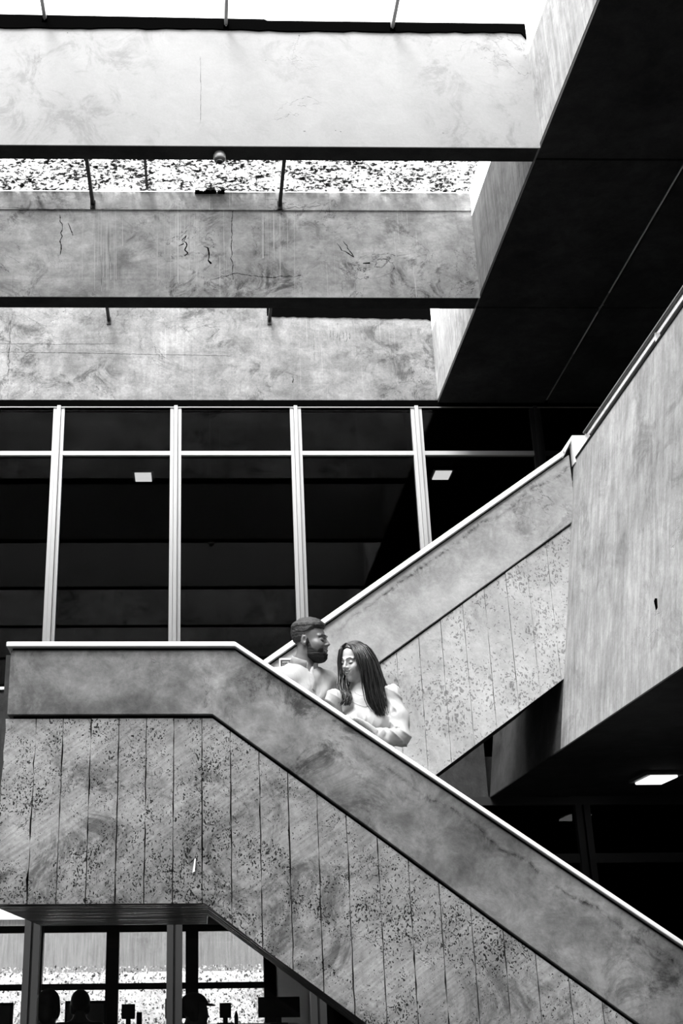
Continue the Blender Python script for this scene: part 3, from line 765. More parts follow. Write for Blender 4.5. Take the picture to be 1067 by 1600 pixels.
M['mouth'] = plain('mouth_inside', .01, .8); M['teeth'] = plain('teeth', .85, .3)
M['shirt'] = cloth_mat('white_cotton', .37, .85, 16, .010); M['blouse'] = cloth_mat('cream_satin', .47, .42, 11, .008)
M['hair_m'] = hair_mat('short_dark_hair', .002, .03, 300, rough=.6); M['hair_fade'] = hair_mat('faded_short_hair', .008, .07, 420, rough=.6); M['beard'] = hair_mat('dark_beard', .003, .012, 300, rough=.7)
M['hair_f'] = hair_mat('long_dark_hair', .004, .022, 160, (1, 1, .12), .30)
M['trousers'] = plain('dark_cloth', .05, .8); M['button'] = plain('grey_button', .25, .4); M['brow'] = plain('dark_brow', .012, .6)

def hand(dirv, palm_n, o, k=1.0, curl=.3, side=1):
    """distance function of a hand: palm plus five separate, bent fingers; dirv points to the fingertips, palm_n out of the palm"""
    d = Vector(dirv).normalized(); n = Vector(palm_n); n = (n-d*n.dot(d)).normalized(); s = d.cross(n)*side; o = Vector(o)
    seg = []
    for i, (sx, L, r) in enumerate(((-.030, .062, .0078), (-.010, .074, .0085), (.011, .078, .0088), (.031, .070, .0085))):
        b = o+d*(.085*k)+s*(sx*k); a = 0; p = b
        for j, q in enumerate((.45, .31, .24)):
            a += curl*(.6+.3*j); dv = d*math.cos(a)+n*math.sin(a)+s*(sx*.9); e = p+dv.normalized()*(L*q*k); seg.append((p, e, r*k*(1-.07*j), r*k*(1-.07*(j+1)))); p = e
        seg.append((o+d*.02*k+s*(sx*.7*k), b, .0125*k, .0105*k))
    t0 = o+d*.025*k+s*.030*k; t1 = o+d*.060*k+s*.058*k+n*.010*k; t2 = o+d*.090*k+s*.064*k+n*.016*k
    seg += [(t0, t1, .0125*k, .0100*k), (t1, t2, .0098*k, .0080*k)]
    def f(X, Y, Z):
        r = None
        for a, b, ra, rb in seg:
            c = cap(X, Y, Z, a, b, ra, rb); r = c if r is None else smin(r, c, .0035)
        return r
    f.box = (Vector([min(min(a[i], b[i]) for a, b, *_ in seg)-.02 for i in range(3)]), Vector([max(max(a[i], b[i]) for a, b, *_ in seg)+.02 for i in range(3)]))
    return f

def bodycore(p):
    """torso, arms and legs as one smooth field from a dictionary of joints"""
    def f(X, Y, Z):
        sl, sr = Vector(p['shl']), Vector(p['shr']); pc = Vector(p['pelvis']); nb = Vector(p['neck'])
        R = p['R']; ch = (sl+sr)/2-Vector((0, 0, .13*p['k']))
        def tl(o): x, y, z = X-o[0], Y-o[1], Z-o[2]; return x*R[0, 0]+y*R[0, 1], x*R[1, 0]+y*R[1, 1], z
        x, y, z = tl(ch); d = ell(x, y, z, (0, .01, 0), (p['cw'], p['cd'], .21*p['k']))
        if p.get('bust'):
            for s in (-1, 1): d = smin(d, ell(x, y, z, (s*.062, .075, -.01), (.055, .052, .055)), .04)
        d = smin(d, cap(X, Y, Z, sl, sr, p['sr'], p['sr']), .06)
        wa = ch*.45+pc*.55; x, y, z = tl(wa); d = smin(d, ell(x, y, z, (0, 0, 0), (p['cw']*.82, p['cd']*.85, .17)), .08)
        x, y, z = tl(pc); d = smin(d, ell(x, y, z, (0, -.01, 0), (p['cw']*.98, p['cd']*1.0, .13)), .07)
        d = smin(d, cap(X, Y, Z, (sl+sr)/2, nb, .065*p['k'], p['nr']), .05)
        for a in p['limbs']:
            for (q0, q1, r0, r1) in a: d = smin(d, cap(X, Y, Z, q0, q1, r0, r1), .028)
        return d
    return f
def Vv(*a): return Vector(a)

def brow_layer(hd, s, w, th):
    def f(X, Y, Z):
        x, y, z = hd.loc(X, Y, Z); u = np.clip((x*s-.011)/.040, 0, 1)
        zb = .0225+.0085*np.sin(np.pi*np.minimum(1, u*1.1))-.004*u; ww = w*np.sin(np.pi*(.14+.80*u))**.7
        m_ = np.maximum(np.abs(z-zb)-ww, np.maximum(.011-x*s, x*s-.051))
        m_ = np.maximum(m_, .04-y)
        return np.maximum(hd.sdf(X, Y, Z)-th*hd.k, m_*hd.k)
    c_ = hd.w((s*.031, .085, .027)); return surfnet(f, (c_.x-.04, c_.y-.04, c_.z-.03), (c_.x+.04, c_.y+.04, c_.z+.03), .0011)
# ---------------- the man
def build_man():
    ear = P(474.5, 1000.5, Y=5.87)
    fw = Vector((.885, -.43, -.06))
    mk = .885
    hd = Fig((0, 0, 0), fw, math.radians(6), mk, smile=.75)
    off_ = hd.w((.078, -.012, -.004)); hd.o = np.array(ear-off_)
    root = empty('person', (.58, 5.97, 1.62)); tag(root, 'bearded man in white collarless shirt, smiling down at the woman beside him', 'person', 'couple on the stairs')
    tf = Vector((.42, -.91, 0)).normalized(); R = frame(tf); r = Vector(R[0])
    nb = Vector(hd.w((0, -.045, -.085))) - Vector((.0, .0, .024))
    cs = Vector((nb.x-.015, nb.y+.015, nb.z-.072))
    shr = cs+r*.140+Vv(0, 0, -.045); shl = cs-r*.150+Vv(0, 0, -.030)
    pel = Vv(cs.x-.03, 6.02, 2.24)
    elr = shr+Vv(-.055, .06, -.27); wrr = elr+Vv(.12, -.15, -.16)
    ell_ = shl+Vv(.05, .10, -.25); wrl = ell_+Vv(.09, .05, -.06)
    hr_, hl_ = pel+r*.09+Vv(0, 0, -.03), pel-r*.09+Vv(0, 0, -.03)
    fr, fl = Vv(.47, 6.10, 1.80), Vv(.72, 6.10, 1.64)
    kr, kl = Vv(.60, 5.82, 2.02), Vv(.80, 5.84, 1.95)
    legs = [[(hr_, kr, .085, .058), (kr, fr, .056, .038), (fr-Vv(0, 0, .05), fr+Vv(.13, -.11, -.06), .042, .032)],
            [(hl_, kl, .085, .058), (kl, fl, .056, .038), (fl-Vv(0, 0, .05), fl+Vv(.13, -.11, -.06), .042, .032)]]
    arms = [[(shr, elr, .050, .042), (elr, wrr, .040, .027)], [(shl, ell_, .050, .042), (ell_, wrl, .040, .027)]]
    pb = dict(shl=shl, shr=shr, pelvis=pel, neck=nb+Vv(0, 0, .0), R=R, k=1, cw=.158, cd=.105, sr=.055, nr=.046, limbs=arms+legs)
    core = bodycore(pb)
    neck_top = hd.w((0, -.02, -.03))
    def skin(X, Y, Z):
        d = smin(core(X, Y, Z), cap(X, Y, Z, nb-Vv(0, 0, .03), neck_top, .051, .050), .012)
        return smin(d, hd.sdf(X, Y, Z), .014)
    o = hd.o
    zc = nb.z-.07
    head = surfnet(skin, (o[0]-.16, o[1]-.16, zc), (o[0]+.16, o[1]+.16, o[2]+.16), .0024)
    trunk = surfnet(lambda X, Y, Z: np.maximum(core(X, Y, Z)+.004, Z-(zc+.02)), (cs.x-.42, 5.62, 1.55), (cs.x+.55, 6.36, zc+.05), .011)
    hands = []
    for w, d_, sd_ in ((wrr, (.6, -.35, -.6), 1), (wrl, (.9, .0, -.35), -1)):
        hf = hand(d_, (0.2, .8, .0), Vector(w)+Vector(d_)*.01, 1, .35, sd_); b0, b1 = hf.box; hands.append(surfnet(hf, b0, b1, .0045))
    def mats(c):
        x, y, z = hd.loc(c[:, 0], c[:, 1], c[:, 2])
        zc_ = -.062+.75*18*x*x; q = (abs(x) < .027) & (y > .080) & (abs(z-zc_+.001)+abs(x)*.25 < .0145) & (y < .12)
        inn = (abs(x) < .0255) & (y > .06) & (y+9*x*x < .0895) & (abs(z-zc_+.001) < .0075)
        return np.where(inn, 2, np.where(q, 1, 0))
    net_mesh('body', [head, trunk]+hands, None, root, [M['skin_m'], M['lip_m'], M['mouth']], mats)
    # teeth, lids' lashes, brows
    tm = MB().tube([hd.w((x, .0905-x*x*8, -.0600+.75*18*x*x)) for x in np.linspace(-.018, .018, 9)], [.0046*mk*(1-(t*t)*.45) for t in np.linspace(-1, 1, 9)], 8).build('teeth', M['teeth'], root, smooth=True)
    for s in (-1, 1):
        MB().tube([hd.w((s*(.020+.0245*t), .0905-.011*t*t-.003*(1-t), -.0035-.0035*math.sin(math.pi*t))) for t in np.linspace(0, 1, 9)], [.0022+.0032*math.sin(math.pi*t) for t in np.linspace(0, 1, 9)], 6).build('eyelashes', M['brow'], root)
        net_mesh('eyebrow', [brow_layer(hd, s, .0062, .0016)], M['brow'], root)
    # hair: short faded sides, longer on top
    def hair(X, Y, Z):
        x, y, z = hd.loc(X, Y, Z)
        line = .052+.035*np.clip((y-.03)/.05, -2.8, 1.0)                # hairline rises to the front
        line = np.where(y > .045, .066-.0*x, line)
        sd_ = z-line
        back = np.clip((z+.055)/.05, 0, 1)
        top = np.clip(sd_/.02, -1, 1)
        th = np.where(y < -.005, np.minimum(.0016+.006*back*np.clip((z-.03)/.06, 0, 1), .008)*np.where(z > -.052-.3*y, 1, -3), .009*top)
        th = np.where((y >= -.03) & (z < .05+.2*(y)) & (y > -.005), -.01, th)
        th = np.where((abs(x) > .055) & (z < .030) & (y > -.028) & (y < .01), -.01, th)
        th = th+np.where(z > .07, .007*np.clip((z-.07)/.03, 0, 1)+.004*np.clip((y-.02)/.05, 0, 1), 0)
        rr = nz3(x, y, z, 420)*.0012+nz3(x, y, z, 170, 1)*.0016
        return hd.sdf(X, Y, Z)-(th+rr)*mk
    def fade(c):
        x, y, z = hd.loc(c[:, 0], c[:, 1], c[:, 2]); return np.where(z+nz3(x, y, z, 300)*.008 < .040-.15*y-.0, 1, 0)
    net_mesh('hair', [surfnet(hair, (o[0]-.15, o[1]-.15, o[2]-.10), (o[0]+.15, o[1]+.15, o[2]+.17), .0024)], None, root, [M['hair_m'], M['hair_fade']], fade)
    def beard(X, Y, Z):
        x, y, z = hd.loc(X, Y, Z)
        up = np.interp(y, [-.02, .008, .03, .060, .075, .10], [-.02, .012, -.040, -.062, -.050, -.046])
        th = np.clip((up-z)/.006, -1, 1)*.0045
        th = th+np.where(z < -.075, .003, 0)*np.clip((y+.005)/.03, 0, 1)
        th = np.where(y < .002, -.01, th)
        zc_ = -.062+.75*18*x*x
        th = np.where((abs(x) < .034) & (z-zc_ < .0125) & (z-zc_ > -.0215) & (y > .06), -.006, th)
        th = np.where(z < -.135, -.01, th)
        return hd.sdf(X, Y, Z)-(th+nz3(x, y, z, 400)*.0009)*mk
    net_mesh('beard', [surfnet(beard, (o[0]-.13, o[1]-.13, o[2]-.15), (o[0]+.15, o[1]+.13, o[2]+.05), .0024)], M['beard'], root)
    # shirt
    fwd = Vector(R[1])
    cz = nb.z-.022
    def shirt(X, Y, Z):
        d = core(X, Y, Z)-.012
        x = (X-cs.x)*R[0, 0]+(Y-cs.y)*R[0, 1]; y = (X-cs.x)*R[1, 0]+(Y-cs.y)*R[1, 1]
        fold = .0045*np.sin((x*1.1+(Z-cs.z)*.6+.25*y)*52+2.2*np.sin(Z*14))*np.clip((cs.z+.03-Z)/.10, 0, 1)+.002*nz3(X, Y, Z, 60)
        d = d-fold
        d = np.maximum(d, Z-(nb.z-.014-.30*y))
        d = np.maximum(d, -(cap(X, Y, Z, nb-Vv(0, 0, .1), neck_top, .058, .058)))
        zn = nb.z-.025
        d = np.maximum(d, -np.maximum(np.abs(x-.002)-.013*np.clip((Z-(zn-.075))/.05, -.2, 1), np.maximum(-y+.02, (zn-.075)-Z)))
        d = np.maximum(d, (2.16-Z))
        # placket
        d = np.minimum(d, np.maximum(np.abs(d-.0015)-.002, np.maximum(np.abs(x-.0)-.013, np.maximum(-y, Z-(cz-.035)))))
        for w, e in ((wrr, elr), (wrl, ell_)):
            a = (Vector(w)-Vector(e)).normalized(); q = (X-w[0])*a[0]+(Y-w[1])*a[1]+(Z-w[2])*a[2]
            d = np.where((q > -.02) & (((X-w[0])**2+(Y-w[1])**2+(Z-w[2])**2) < .012), np.maximum(d, q+.012), d)
        return d
    net_mesh('shirt', [surfnet(shirt, (cs.x-.36, 5.64, 2.12), (cs.x+.45, 6.36, nb.z+.04), .0058)], M['shirt'], root)
    # standing collar
    n_ax = (Vector(neck_top)-(nb-Vv(0, 0, .04))).normalized()
    n_ax = (n_ax+Vv(.05, -.12, 0)).normalized()
    a_ = fwd-n_ax*fwd.dot(n_ax); a_.normalize(); b_ = n_ax.cross(a_)
    Vc, Fc = [], []; N = 48
    for i in range(N+1):
        t = math.radians(14)+(2*math.pi-math.radians(28))*i/N
        for (rr, hh) in ((.0740, -.040), (.0650, .006), (.0655, .010), (.0625, .010), (.0670, -.040)):
            hh2 = hh-.008*math.cos(t)-(.010 if i in (0, N) and hh > -.01 else 0)
            q = nb+a_*.008+Vv(.002, .0, -.000)+(a_*math.cos(t)*1.10+b_*math.sin(t))*rr*1.04+n_ax*hh2; Vc.append(tuple(q))
    for i in range(N):
        for k in range(5): k2 = (k+1) % 5; Fc.append((i*5+k, i*5+k2, (i+1)*5+k2, (i+1)*5+k))
    Fc += [tuple(range(5)), tuple(N*5+k for k in reversed(range(5)))]
    me = bpy.data.meshes.new('collar'); me.from_pydata(Vc, [], Fc); link('collar', me, M['shirt'], root, True)
    def on(x, z, f=shirt, lift=.0004):
        t = np.linspace(-.05, .3, 300); X = cs.x+R[0, 0]*x+R[1, 0]*t; Yy = cs.y+R[0, 1]*x+R[1, 1]*t
        v = f(X, Yy, np.full(300, z)); k = 299-np.argmax(v[::-1] < 0); return Vv(X[k], Yy[k], z)+fwd*(lift+.0012)
    sm = MB()
    for xx in (-.0150, .0145): sm.tube([on(xx, z) for z in np.arange(nb.z-.085, nb.z-.42, -.012)], .0008, 5)
    sm.build('placket_seam', M['button'], root)
    for sgn in (-1, 1):
        sp = MB().tube([on(sgn*(.150+.010*math.sin(i*.35)), nb.z-.085-.014*i) for i in range(14)], .0010, 5).build('armhole_seam', M['button'], root)
    # buttons on the placket
    for dz in (.065, .145, .22, .30):
        z = cz-dz; lo_, hi_ = 0, .3
        X = cs.x+R[1, 0]*np.linspace(0, .3, 200); Yy = cs.y+R[1, 1]*np.linspace(0, .3, 200)
        v = shirt(X, Yy, np.full(200, z)); k = np.argmax(v > 0); p = Vv(X[k], Yy[k], z)
        MB().tube([p-fwd*.002, p+fwd*.0040], .0064, 12).build('button', M['button'], root)
    q = P(453, 1061, Y=5.80)
    MB().quadbox([(q.x-.018, q.y-.004, q.z+.008), (q.x+.018, q.y-.004, q.z-.012), (q.x+.018, q.y+.02, q.z-.012), (q.x-.018, q.y+.02, q.z+.008),
                  (q.x-.016, q.y-.004, q.z+.015), (q.x+.020, q.y-.004, q.z-.005), (q.x+.020, q.y+.02, q.z-.005), (q.x-.016, q.y+.02, q.z+.015)]).build('sleeve_tab', M['button'], root)
    def trous(X, Y, Z): return np.maximum(core(X, Y, Z)-.010, np.maximum(Z-2.20, np.where(Z < 1.9, -1, -1)))
    lg = dict(pb); lg['limbs'] = legs
    cl = bodycore(lg)
    net_mesh('trousers', [surfnet(lambda X, Y, Z: np.maximum(cl(X, Y, Z)-.010, Z-2.21), (.2, 5.62, 1.52), (1.05, 6.36, 2.24), .012)], M['trousers'], root)
    return root, hd, core

# ---------------- the woman
def build_woman():
    wk = .80
    fw = Vector((-.68, -.69, -.25))
    c = P(553.5, 1034, Y=5.875)
    hd = Fig(c, fw, math.radians(-7), wk, fem=True, smile=.85)
    root = empty('person', (.82, 5.90, 1.46)); tag(root, 'woman with long dark hair, fine necklace and pale puff-sleeved blouse', 'person', 'couple on the stairs')
    tf = Vector((-.10, -.99, 0)).normalized(); R = frame(tf); r = Vector(R[0])
    nb = Vv(P(566, 1078, Y=5.90).x, 5.915, P(566, 1078, Y=5.90).z)
    cs = Vv(nb.x+.008, nb.y-.0, nb.z-.055)
    shr = cs+r*.112; shl = cs-r*.112+Vv(0, 0, .004)
    pel = Vv(cs.x+.02, 6.0, 2.12)
    ela = P(626, 1152, Y=5.80); wra = P(592, 1147, Y=5.655)
    elb = shr+Vv(-.05, -.02, -.22); wrb = elb+Vv(.06, -.20, -.0)
    wrb = Vv(P(541, 1116, Y=5.62).x, 5.63, P(541, 1116, Y=5.62).z-.03)
    hr_, hl_ = pel+r*.08+Vv(0, 0, -.03), pel-r*.08+Vv(0, 0, -.03)
    fr, fl = Vv(.80, 6.12, 1.62), Vv(1.0, 6.12, 1.44)
    kr, kl = Vv(.84, 5.84, 1.84), Vv(1.02, 5.84, 1.74)
    legs = [[(hr_, kr, .078, .052), (kr, fr, .050, .034), (fr-Vv(0, 0, .05), fr+Vv(-.02, -.15, -.06), .036, .028)],
            [(hl_, kl, .078, .052), (kl, fl, .050, .034), (fl-Vv(0, 0, .05), fl+Vv(.0, -.15, -.06), .036, .028)]]
    armA = [(shl, ela, .037, .030), (ela, wra, .029, .021)]; armB = [(shr, elb, .037, .030), (elb, wrb, .029, .021)]
    pb = dict(shl=shl, shr=shr, pelvis=pel, neck=nb, R=R, k=.86, cw=.118, cd=.082, sr=.036, nr=.040, limbs=[armA, armB]+legs, bust=True)
    core = bodycore(pb)
    neck_top = hd.w((0, -.025, -.03))
    def skin(X, Y, Z):
        d = smin(core(X, Y, Z), cap(X, Y, Z, nb-Vv(0, 0, .03), neck_top, .041, .041), .035)
        d = smin(d, hd.sdf(X, Y, Z), .012)
        return d
    o = hd.o
    zc = nb.z-.17
    head = surfnet(skin, (min(o[0], nb.x)-.17, o[1]-.17, zc), (nb.x+.17, nb.y+.12, o[2]+.15), .0025)
    trunk = surfnet(lambda X, Y, Z: np.maximum(core(X, Y, Z)+.003, Z-(zc+.02)), (cs.x-.35, 5.58, 1.36), (cs.x+.40, 6.36, zc+.05), .010)
    hands = []
    hf = hand((-.80, -.10, .57), (-.57, -.05, -.82), Vector(wra)+Vv(-.004, -.005, .0), .86, .10, -1); b0, b1 = hf.box; hands.append(surfnet(hf, b0, b1, .004))
    hf2 = hand((.80, -.10, -.56), (-.57, -.05, -.82), Vector(wrb)+Vv(-.02, -.02, .010), .84, .12, 1); b0, b1 = hf2.box; hands.append(surfnet(hf2, b0, b1, .004))
    def mats(c):
        x, y, z = hd.loc(c[:, 0], c[:, 1], c[:, 2])
        zc_ = -.062+.85*18*x*x; q = (abs(x) < .027) & (y > .078) & (y < .12) & (abs(z-zc_+.001)+abs(x)*.25 < .0145)
        inn = (abs(x) < .0255) & (y > .06) & (y+9*x*x < .0895) & (abs(z-zc_+.001) < .0075)
        return np.where(inn, 2, np.where(q, 1, 0))
    net_mesh('body', [head, trunk]+hands, None, root, [M['skin_f'], M['lip_f'], M['mouth']], mats)
    MB().tube([hd.w((x, .0905-x*x*8, -.0600+.85*18*x*x)) for x in np.linspace(-.019, .019, 9)], [.0050*wk*(1-(t*t)*.45) for t in np.linspace(-1, 1, 9)], 8).build('teeth', M['teeth'], root, smooth=True)
    for s in (-1, 1):
        MB().tube([hd.w((s*(.019+.026*t), .0905-.011*t*t-.003*(1-t), -.0040-.0035*math.sin(math.pi*t)+.003*t)) for t in np.linspace(0, 1, 9)], [.0014+.0018*math.sin(math.pi*t) for t in np.linspace(0, 1, 9)], 6).build('eyelashes', M['brow'], root)
        net_mesh('eyebrow', [brow_layer(hd, s, .0042, .0012)], M['brow'], root)
    # scalp hair (close cap) then long locks
    def hcap(X, Y, Z):
        x, y, z = hd.loc(X, Y, Z)
        front = np.interp(np.abs(x), [0, .03, .055, .08], [.090, .080, .045, -.03])
        th = np.clip((z-front)/.008, -1, 1)*.005
        th = np.where((y < .035) , np.where(z > -.07, np.clip((np.abs(x)*1.2+.012*0-.0+(.035-y)*2.0)/.02, -1, 1)*.006, -.01), th)
        return hd.sdf(X, Y, Z)-(th+.0004*np.sin(x*700+y*60))*wk
    hm = [surfnet(hcap, (o[0]-.14, o[1]-.14, o[2]-.10), (o[0]+.14, o[1]+.14, o[2]+.14), .0027)]
    rng = random.Random(21); lk = MB()
    def cr(pts, n=16):
        out = []; P_ = [pts[0]]+pts+[pts[-1]]
        for i in range(1, len(P_)-2):
            for j in range(n//(len(pts)-1)+1):
                t = j/(n//(len(pts)-1)+1); a, b, c2, d = P_[i-1:i+3]
                out.append(.5*((2*b)+(c2-a)*t+(2*a-5*b+4*c2-d)*t*t+(3*b-a-3*c2+d)*t*t*t))
        out.append(pts[-1]); return out
    def mass(guides, n, r0, jit=.005, wav=.004):
        K = 7
        gs = []
        for g in guides:
            pts = [Vector(P(u, v, Y=yy)) for u, v, yy in g]; cv = cr(pts, 24); L = len(cv)-1
            gs.append([cv[min(L, int(round(L*i/14)))] for i in range(15)])
        for k in range(n):
            t = (k+rng.random())/n*(len(gs)-1); i = min(int(t), len(gs)-2); q = t-i
            ph = rng.uniform(0, 6.28); jv = Vv(rng.gauss(0, jit), rng.gauss(0, jit*1.3), rng.gauss(0, jit*.6)); e = rng.uniform(.86, 1.0)
            pl = []
            for j in range(15):
                p = gs[i][j]*(1-q)+gs[i+1][j]*q; s_ = j/14
                p = p+jv*min(1, s_*2+.25)+Vv(math.sin(s_*9+ph), math.cos(s_*8+ph), 0)*wav*s_
                pl.append(p)
            m_ = max(8, int(15*e)); pl = pl[:m_]
            rr = [r0*rng.uniform(.85, 1.1)*(.55+.45*min(1, j/3))*(1 if j < m_*.55 else max(.14, 1-(j-m_*.55)/(m_*.45)*.86)) for j in range(m_)]
            lk.tube(pl, rr, 5)
    G = [[(543, 1006.5, 5.845), (553, 1013, 5.795), (560, 1032, 5.775), (567, 1052, 5.775), (571, 1072, 5.785), (577, 1098, 5.79), (592, 1118, 5.785)],
         [(545, 1006, 5.85), (560, 1012, 5.79), (570, 1032, 5.765), (574, 1056, 5.765), (578, 1080, 5.77), (586, 1105, 5.775), (597, 1122, 5.775)],
         [(549, 1006, 5.86), (564, 1010, 5.81), (575, 1030, 5.78), (583, 1056, 5.775), (588, 1080, 5.775), (595, 1104, 5.77), (601, 1126, 5.77)],
         [(552, 1006, 5.88), (568, 1009, 5.86), (581, 1028, 5.84), (589, 1050, 5.83), (594, 1070, 5.82), (599, 1090, 5.81), (602, 1108, 5.80)]]
    mass(G, 330, .0036, .007, .006)
    mass([[(x+2, y+3, yy+.045) for x, y, yy in g] for g in G], 90, .0075)
    mass([[(552, 1007, 5.92), (570, 1009, 5.93), (585, 1028, 5.93), (592, 1048, 5.93), (597, 1062, 5.93), (601, 1073, 5.93)],
          [(550, 1005, 5.97), (566, 1012, 5.98), (580, 1035, 5.99), (588, 1052, 5.99), (594, 1066, 5.99), (600, 1078, 5.98)]], 50, .009)
    Lg = [[(540, 1005, 5.85), (533, 1013, 5.835), (530.5, 1032, 5.84), (531, 1052, 5.84), (529.5, 1072, 5.81), (533, 1086, 5.79), (525, 1104, 5.77)],
          [(542, 1005, 5.87), (534, 1014, 5.87), (532, 1036, 5.885), (534, 1060, 5.86), (536, 1078, 5.82), (541, 1092, 5.79), (532, 1106, 5.77)],
          [(545, 1006, 5.90), (538, 1018, 5.92), (537, 1040, 5.94), (541, 1066, 5.90), (546, 1082, 5.85), (548, 1094, 5.80), (543, 1105, 5.78)]]
    mass(Lg, 190, .0034, .004, .007)
    mass([[(545, 1008, 5.95), (545, 1030, 5.97), (547, 1060, 5.94), (551, 1080, 5.90), (548, 1100, 5.84)],
          [(560, 1008, 5.97), (560, 1030, 5.99), (562, 1058, 5.97), (560, 1076, 5.95), (556, 1086, 5.92)],
          [(575, 1012, 5.96), (580, 1035, 5.98), (582, 1060, 5.97), (584, 1076, 5.96), (588, 1090, 5.93)]], 60, .010)
    V_ = np.array(lk.v); 
    me = bpy.data.meshes.new('hair')
    vv = hm[0][0]; ff = [tuple(int(i) for i in q) for q in hm[0][1]]; n0 = len(vv)
    me.from_pydata(vv.tolist()+lk.v, [], ff+[tuple(i+n0 for i in f) for f in lk.f]); me.update()
    link('hair', me, M['hair_f'], root, True)
    # blouse with puffed sleeves gathered to a cuff
    fwd = Vector(R[1])
    nz_ = nb.z
    pufL = P(612, 1086, Y=5.86); pufR = P(522, 1092, Y=5.80)
    midA = P(622, 1120, Y=5.83)
    def blouse(X, Y, Z):
        x = (X-cs.x)*R[0, 0]+(Y-cs.y)*R[0, 1]; y = (X-cs.x)*R[1, 0]+(Y-cs.y)*R[1, 1]
        d = core(X, Y, Z)-.008
        d = d-.002*nz3(X, Y, Z, 70)
        nl = np.interp(np.abs(x), [0, .03, .062, .078, .1], [-.100, -.090, -.068, -.012, .06])   # neckline
        d = d-.0030*(1-np.abs(np.sin(x*75+3*np.sin(Z*20))))**2*np.clip((nz_-.10-Z)/.05, 0, 1)
        nl = np.where(y < -.01, np.interp(np.abs(x), [0, .05, .08], [-.03, -.02, .05]), nl)
        d = np.maximum(d, (Z-nz_)-nl)
        w1 = .011*(1-np.abs(np.sin((X*.75+Z*1.0-Y*.3)*30+1.6*np.sin(Z*24+X*17))))**2-.003+.0015*nz3(X, Y, Z, 75)
        def puff(c0, rad, ph):
            a = ell(X, Y, Z, c0, rad); ang = np.arctan2(Y-c0[1], X-c0[0])
            return a-.0045*(1-np.abs(np.sin(ang*6+ph)))**2*np.clip((Z-c0[2]+.03)/.05, 0, 1)-w1*.4
        sl = puff(pufL, (.043, .052, .052), 0)
        sl = smin(sl, cap(X, Y, Z, Vector(pufL), Vector(midA), .040, .046)-w1*.6, .02)
        sl = smin(sl, cap(X, Y, Z, Vector(midA), Vector(ela)+Vv(-.004, 0, .004), .046, .046)-w1, .025)
        sl = smin(sl, cap(X, Y, Z, Vector(ela), Vector(wra)+Vv(.035, .02, -.005), .044, .034)-w1*.8, .02)
        sl = np.minimum(sl, np.maximum(cap(X, Y, Z, Vector(ela), Vector(wra)+Vv(.004, 0, 0), .030, .0285), (Vector(wra).x+.002-X)))
        sr_ = puff(pufR, (.040, .050, .048), 2)
        sr_ = smin(sr_, cap(X, Y, Z, Vector(pufR), Vector(elb), .038, .042)-w1*.6, .02)
        sr_ = smin(sr_, cap(X, Y, Z, Vector(elb), Vector(wrb)+Vv(-.01, .04, 0), .040, .030)-w1, .02)
        d = smin(d, sl, .006); d = smin(d, sr_, .010)
        for (u0, v0, u1, v1, yy, rr) in ((605.5, 1090, 615, 1112, 5.785, .007), (604, 1107, 602, 1124, 5.80, .006), (600, 1136, 622, 1139, 5.755, .005), (617, 1150, 619, 1170, 5.75, .005)):
            d = smax(d, -cap(X, Y, Z, P(u0, v0, Y=yy), P(u1, v1, Y=yy), rr*.7, rr*1.9), .006)
        return np.maximum(d, 1.62-Z)
    net_mesh('blouse', [surfnet(blouse, (cs.x-.26, 5.56, 1.98), (cs.x+.28, 6.14, nb.z+.06), .0048)], M['blouse'], root)
    lg = dict(pb); lg['limbs'] = legs; cl = bodycore(lg)
    net_mesh('skirt', [surfnet(lambda X, Y, Z: np.maximum(cl(X, Y, Z)-.016, np.maximum(Z-2.08, 1.66-Z)), (cs.x-.35, 5.58, 1.62), (cs.x+.4, 6.36, 2.12), .012)], M['blouse'], root)
    # cuff, neckline binding and sleeve seam
    wv = (Vector(ela)-Vector(wra)).normalized(); a1 = wv.cross(Vv(0, 0, 1)).normalized(); a2 = wv.cross(a1); w0 = Vector(wra)+wv*.008
    ring = [w0+(a1*math.cos(t)+a2*math.sin(t))*.0300 for t in np.linspace(0, 2*math.pi, 25)]
    MB().tube(ring, .0016, 6).build('cuff_edge', M['button'], root)
    MB().tube([p_+wv*.004 for p_ in ring], .0026, 6).build('cuff_edge', M['blouse'], root)
    def onb(x, z, lift=.0010):
        t = np.linspace(-.05, .3, 300); X = cs.x+R[0, 0]*x+R[1, 0]*t; Yy = cs.y+R[0, 1]*x+R[1, 1]*t
        v = blouse(X, Yy, np.full(300, z)); k = 299-np.argmax(v[::-1] < 0); return Vv(X[k], Yy[k], z)+fwd*lift
    xs_ = np.linspace(-.066, .066, 25)
    MB().tube([onb(x, nz_+np.interp(abs(x), [0, .03, .062, .078, .1], [-.100, -.090, -.068, -.012, .06])-.0025) for x in xs_], .0020, 6).build('neckline_binding', M['blouse'], root)
    MB().tube([onb(x, nz_+np.interp(abs(x), [0, .03, .062, .078, .1], [-.100, -.090, -.068, -.012, .06])-.0085) for x in xs_], .0006, 5).build('neckline_seam', M['button'], root)
    # necklace
    def skz(u, v):
        for yy in np.linspace(5.70, 6.0, 160):
            p = P(u, v, Y=yy)
            if skin(np.array([p.x]), np.array([p.y]), np.array([p.z]))[0] < .0012: return p
        return P(u, v, Y=5.9)
    pts = [skz(u, v) for u, v in ((554, 1081), (557, 1084), (561, 1086), (565, 1087.2), (569, 1086.5), (573, 1083))]
    nk = MB().tube(pts, .0011, 6).build('necklace', M['button'], root)
    pp = skz(566, 1087.5)
    MB().lathe([(.0005, -.004), (.0035, -.001), (.0035, .001), (.0005, .004)], tuple(pp), 10).build('pendant', M['steel_d'], nk)
    return root, hd

man = build_man(); woman = build_woman()
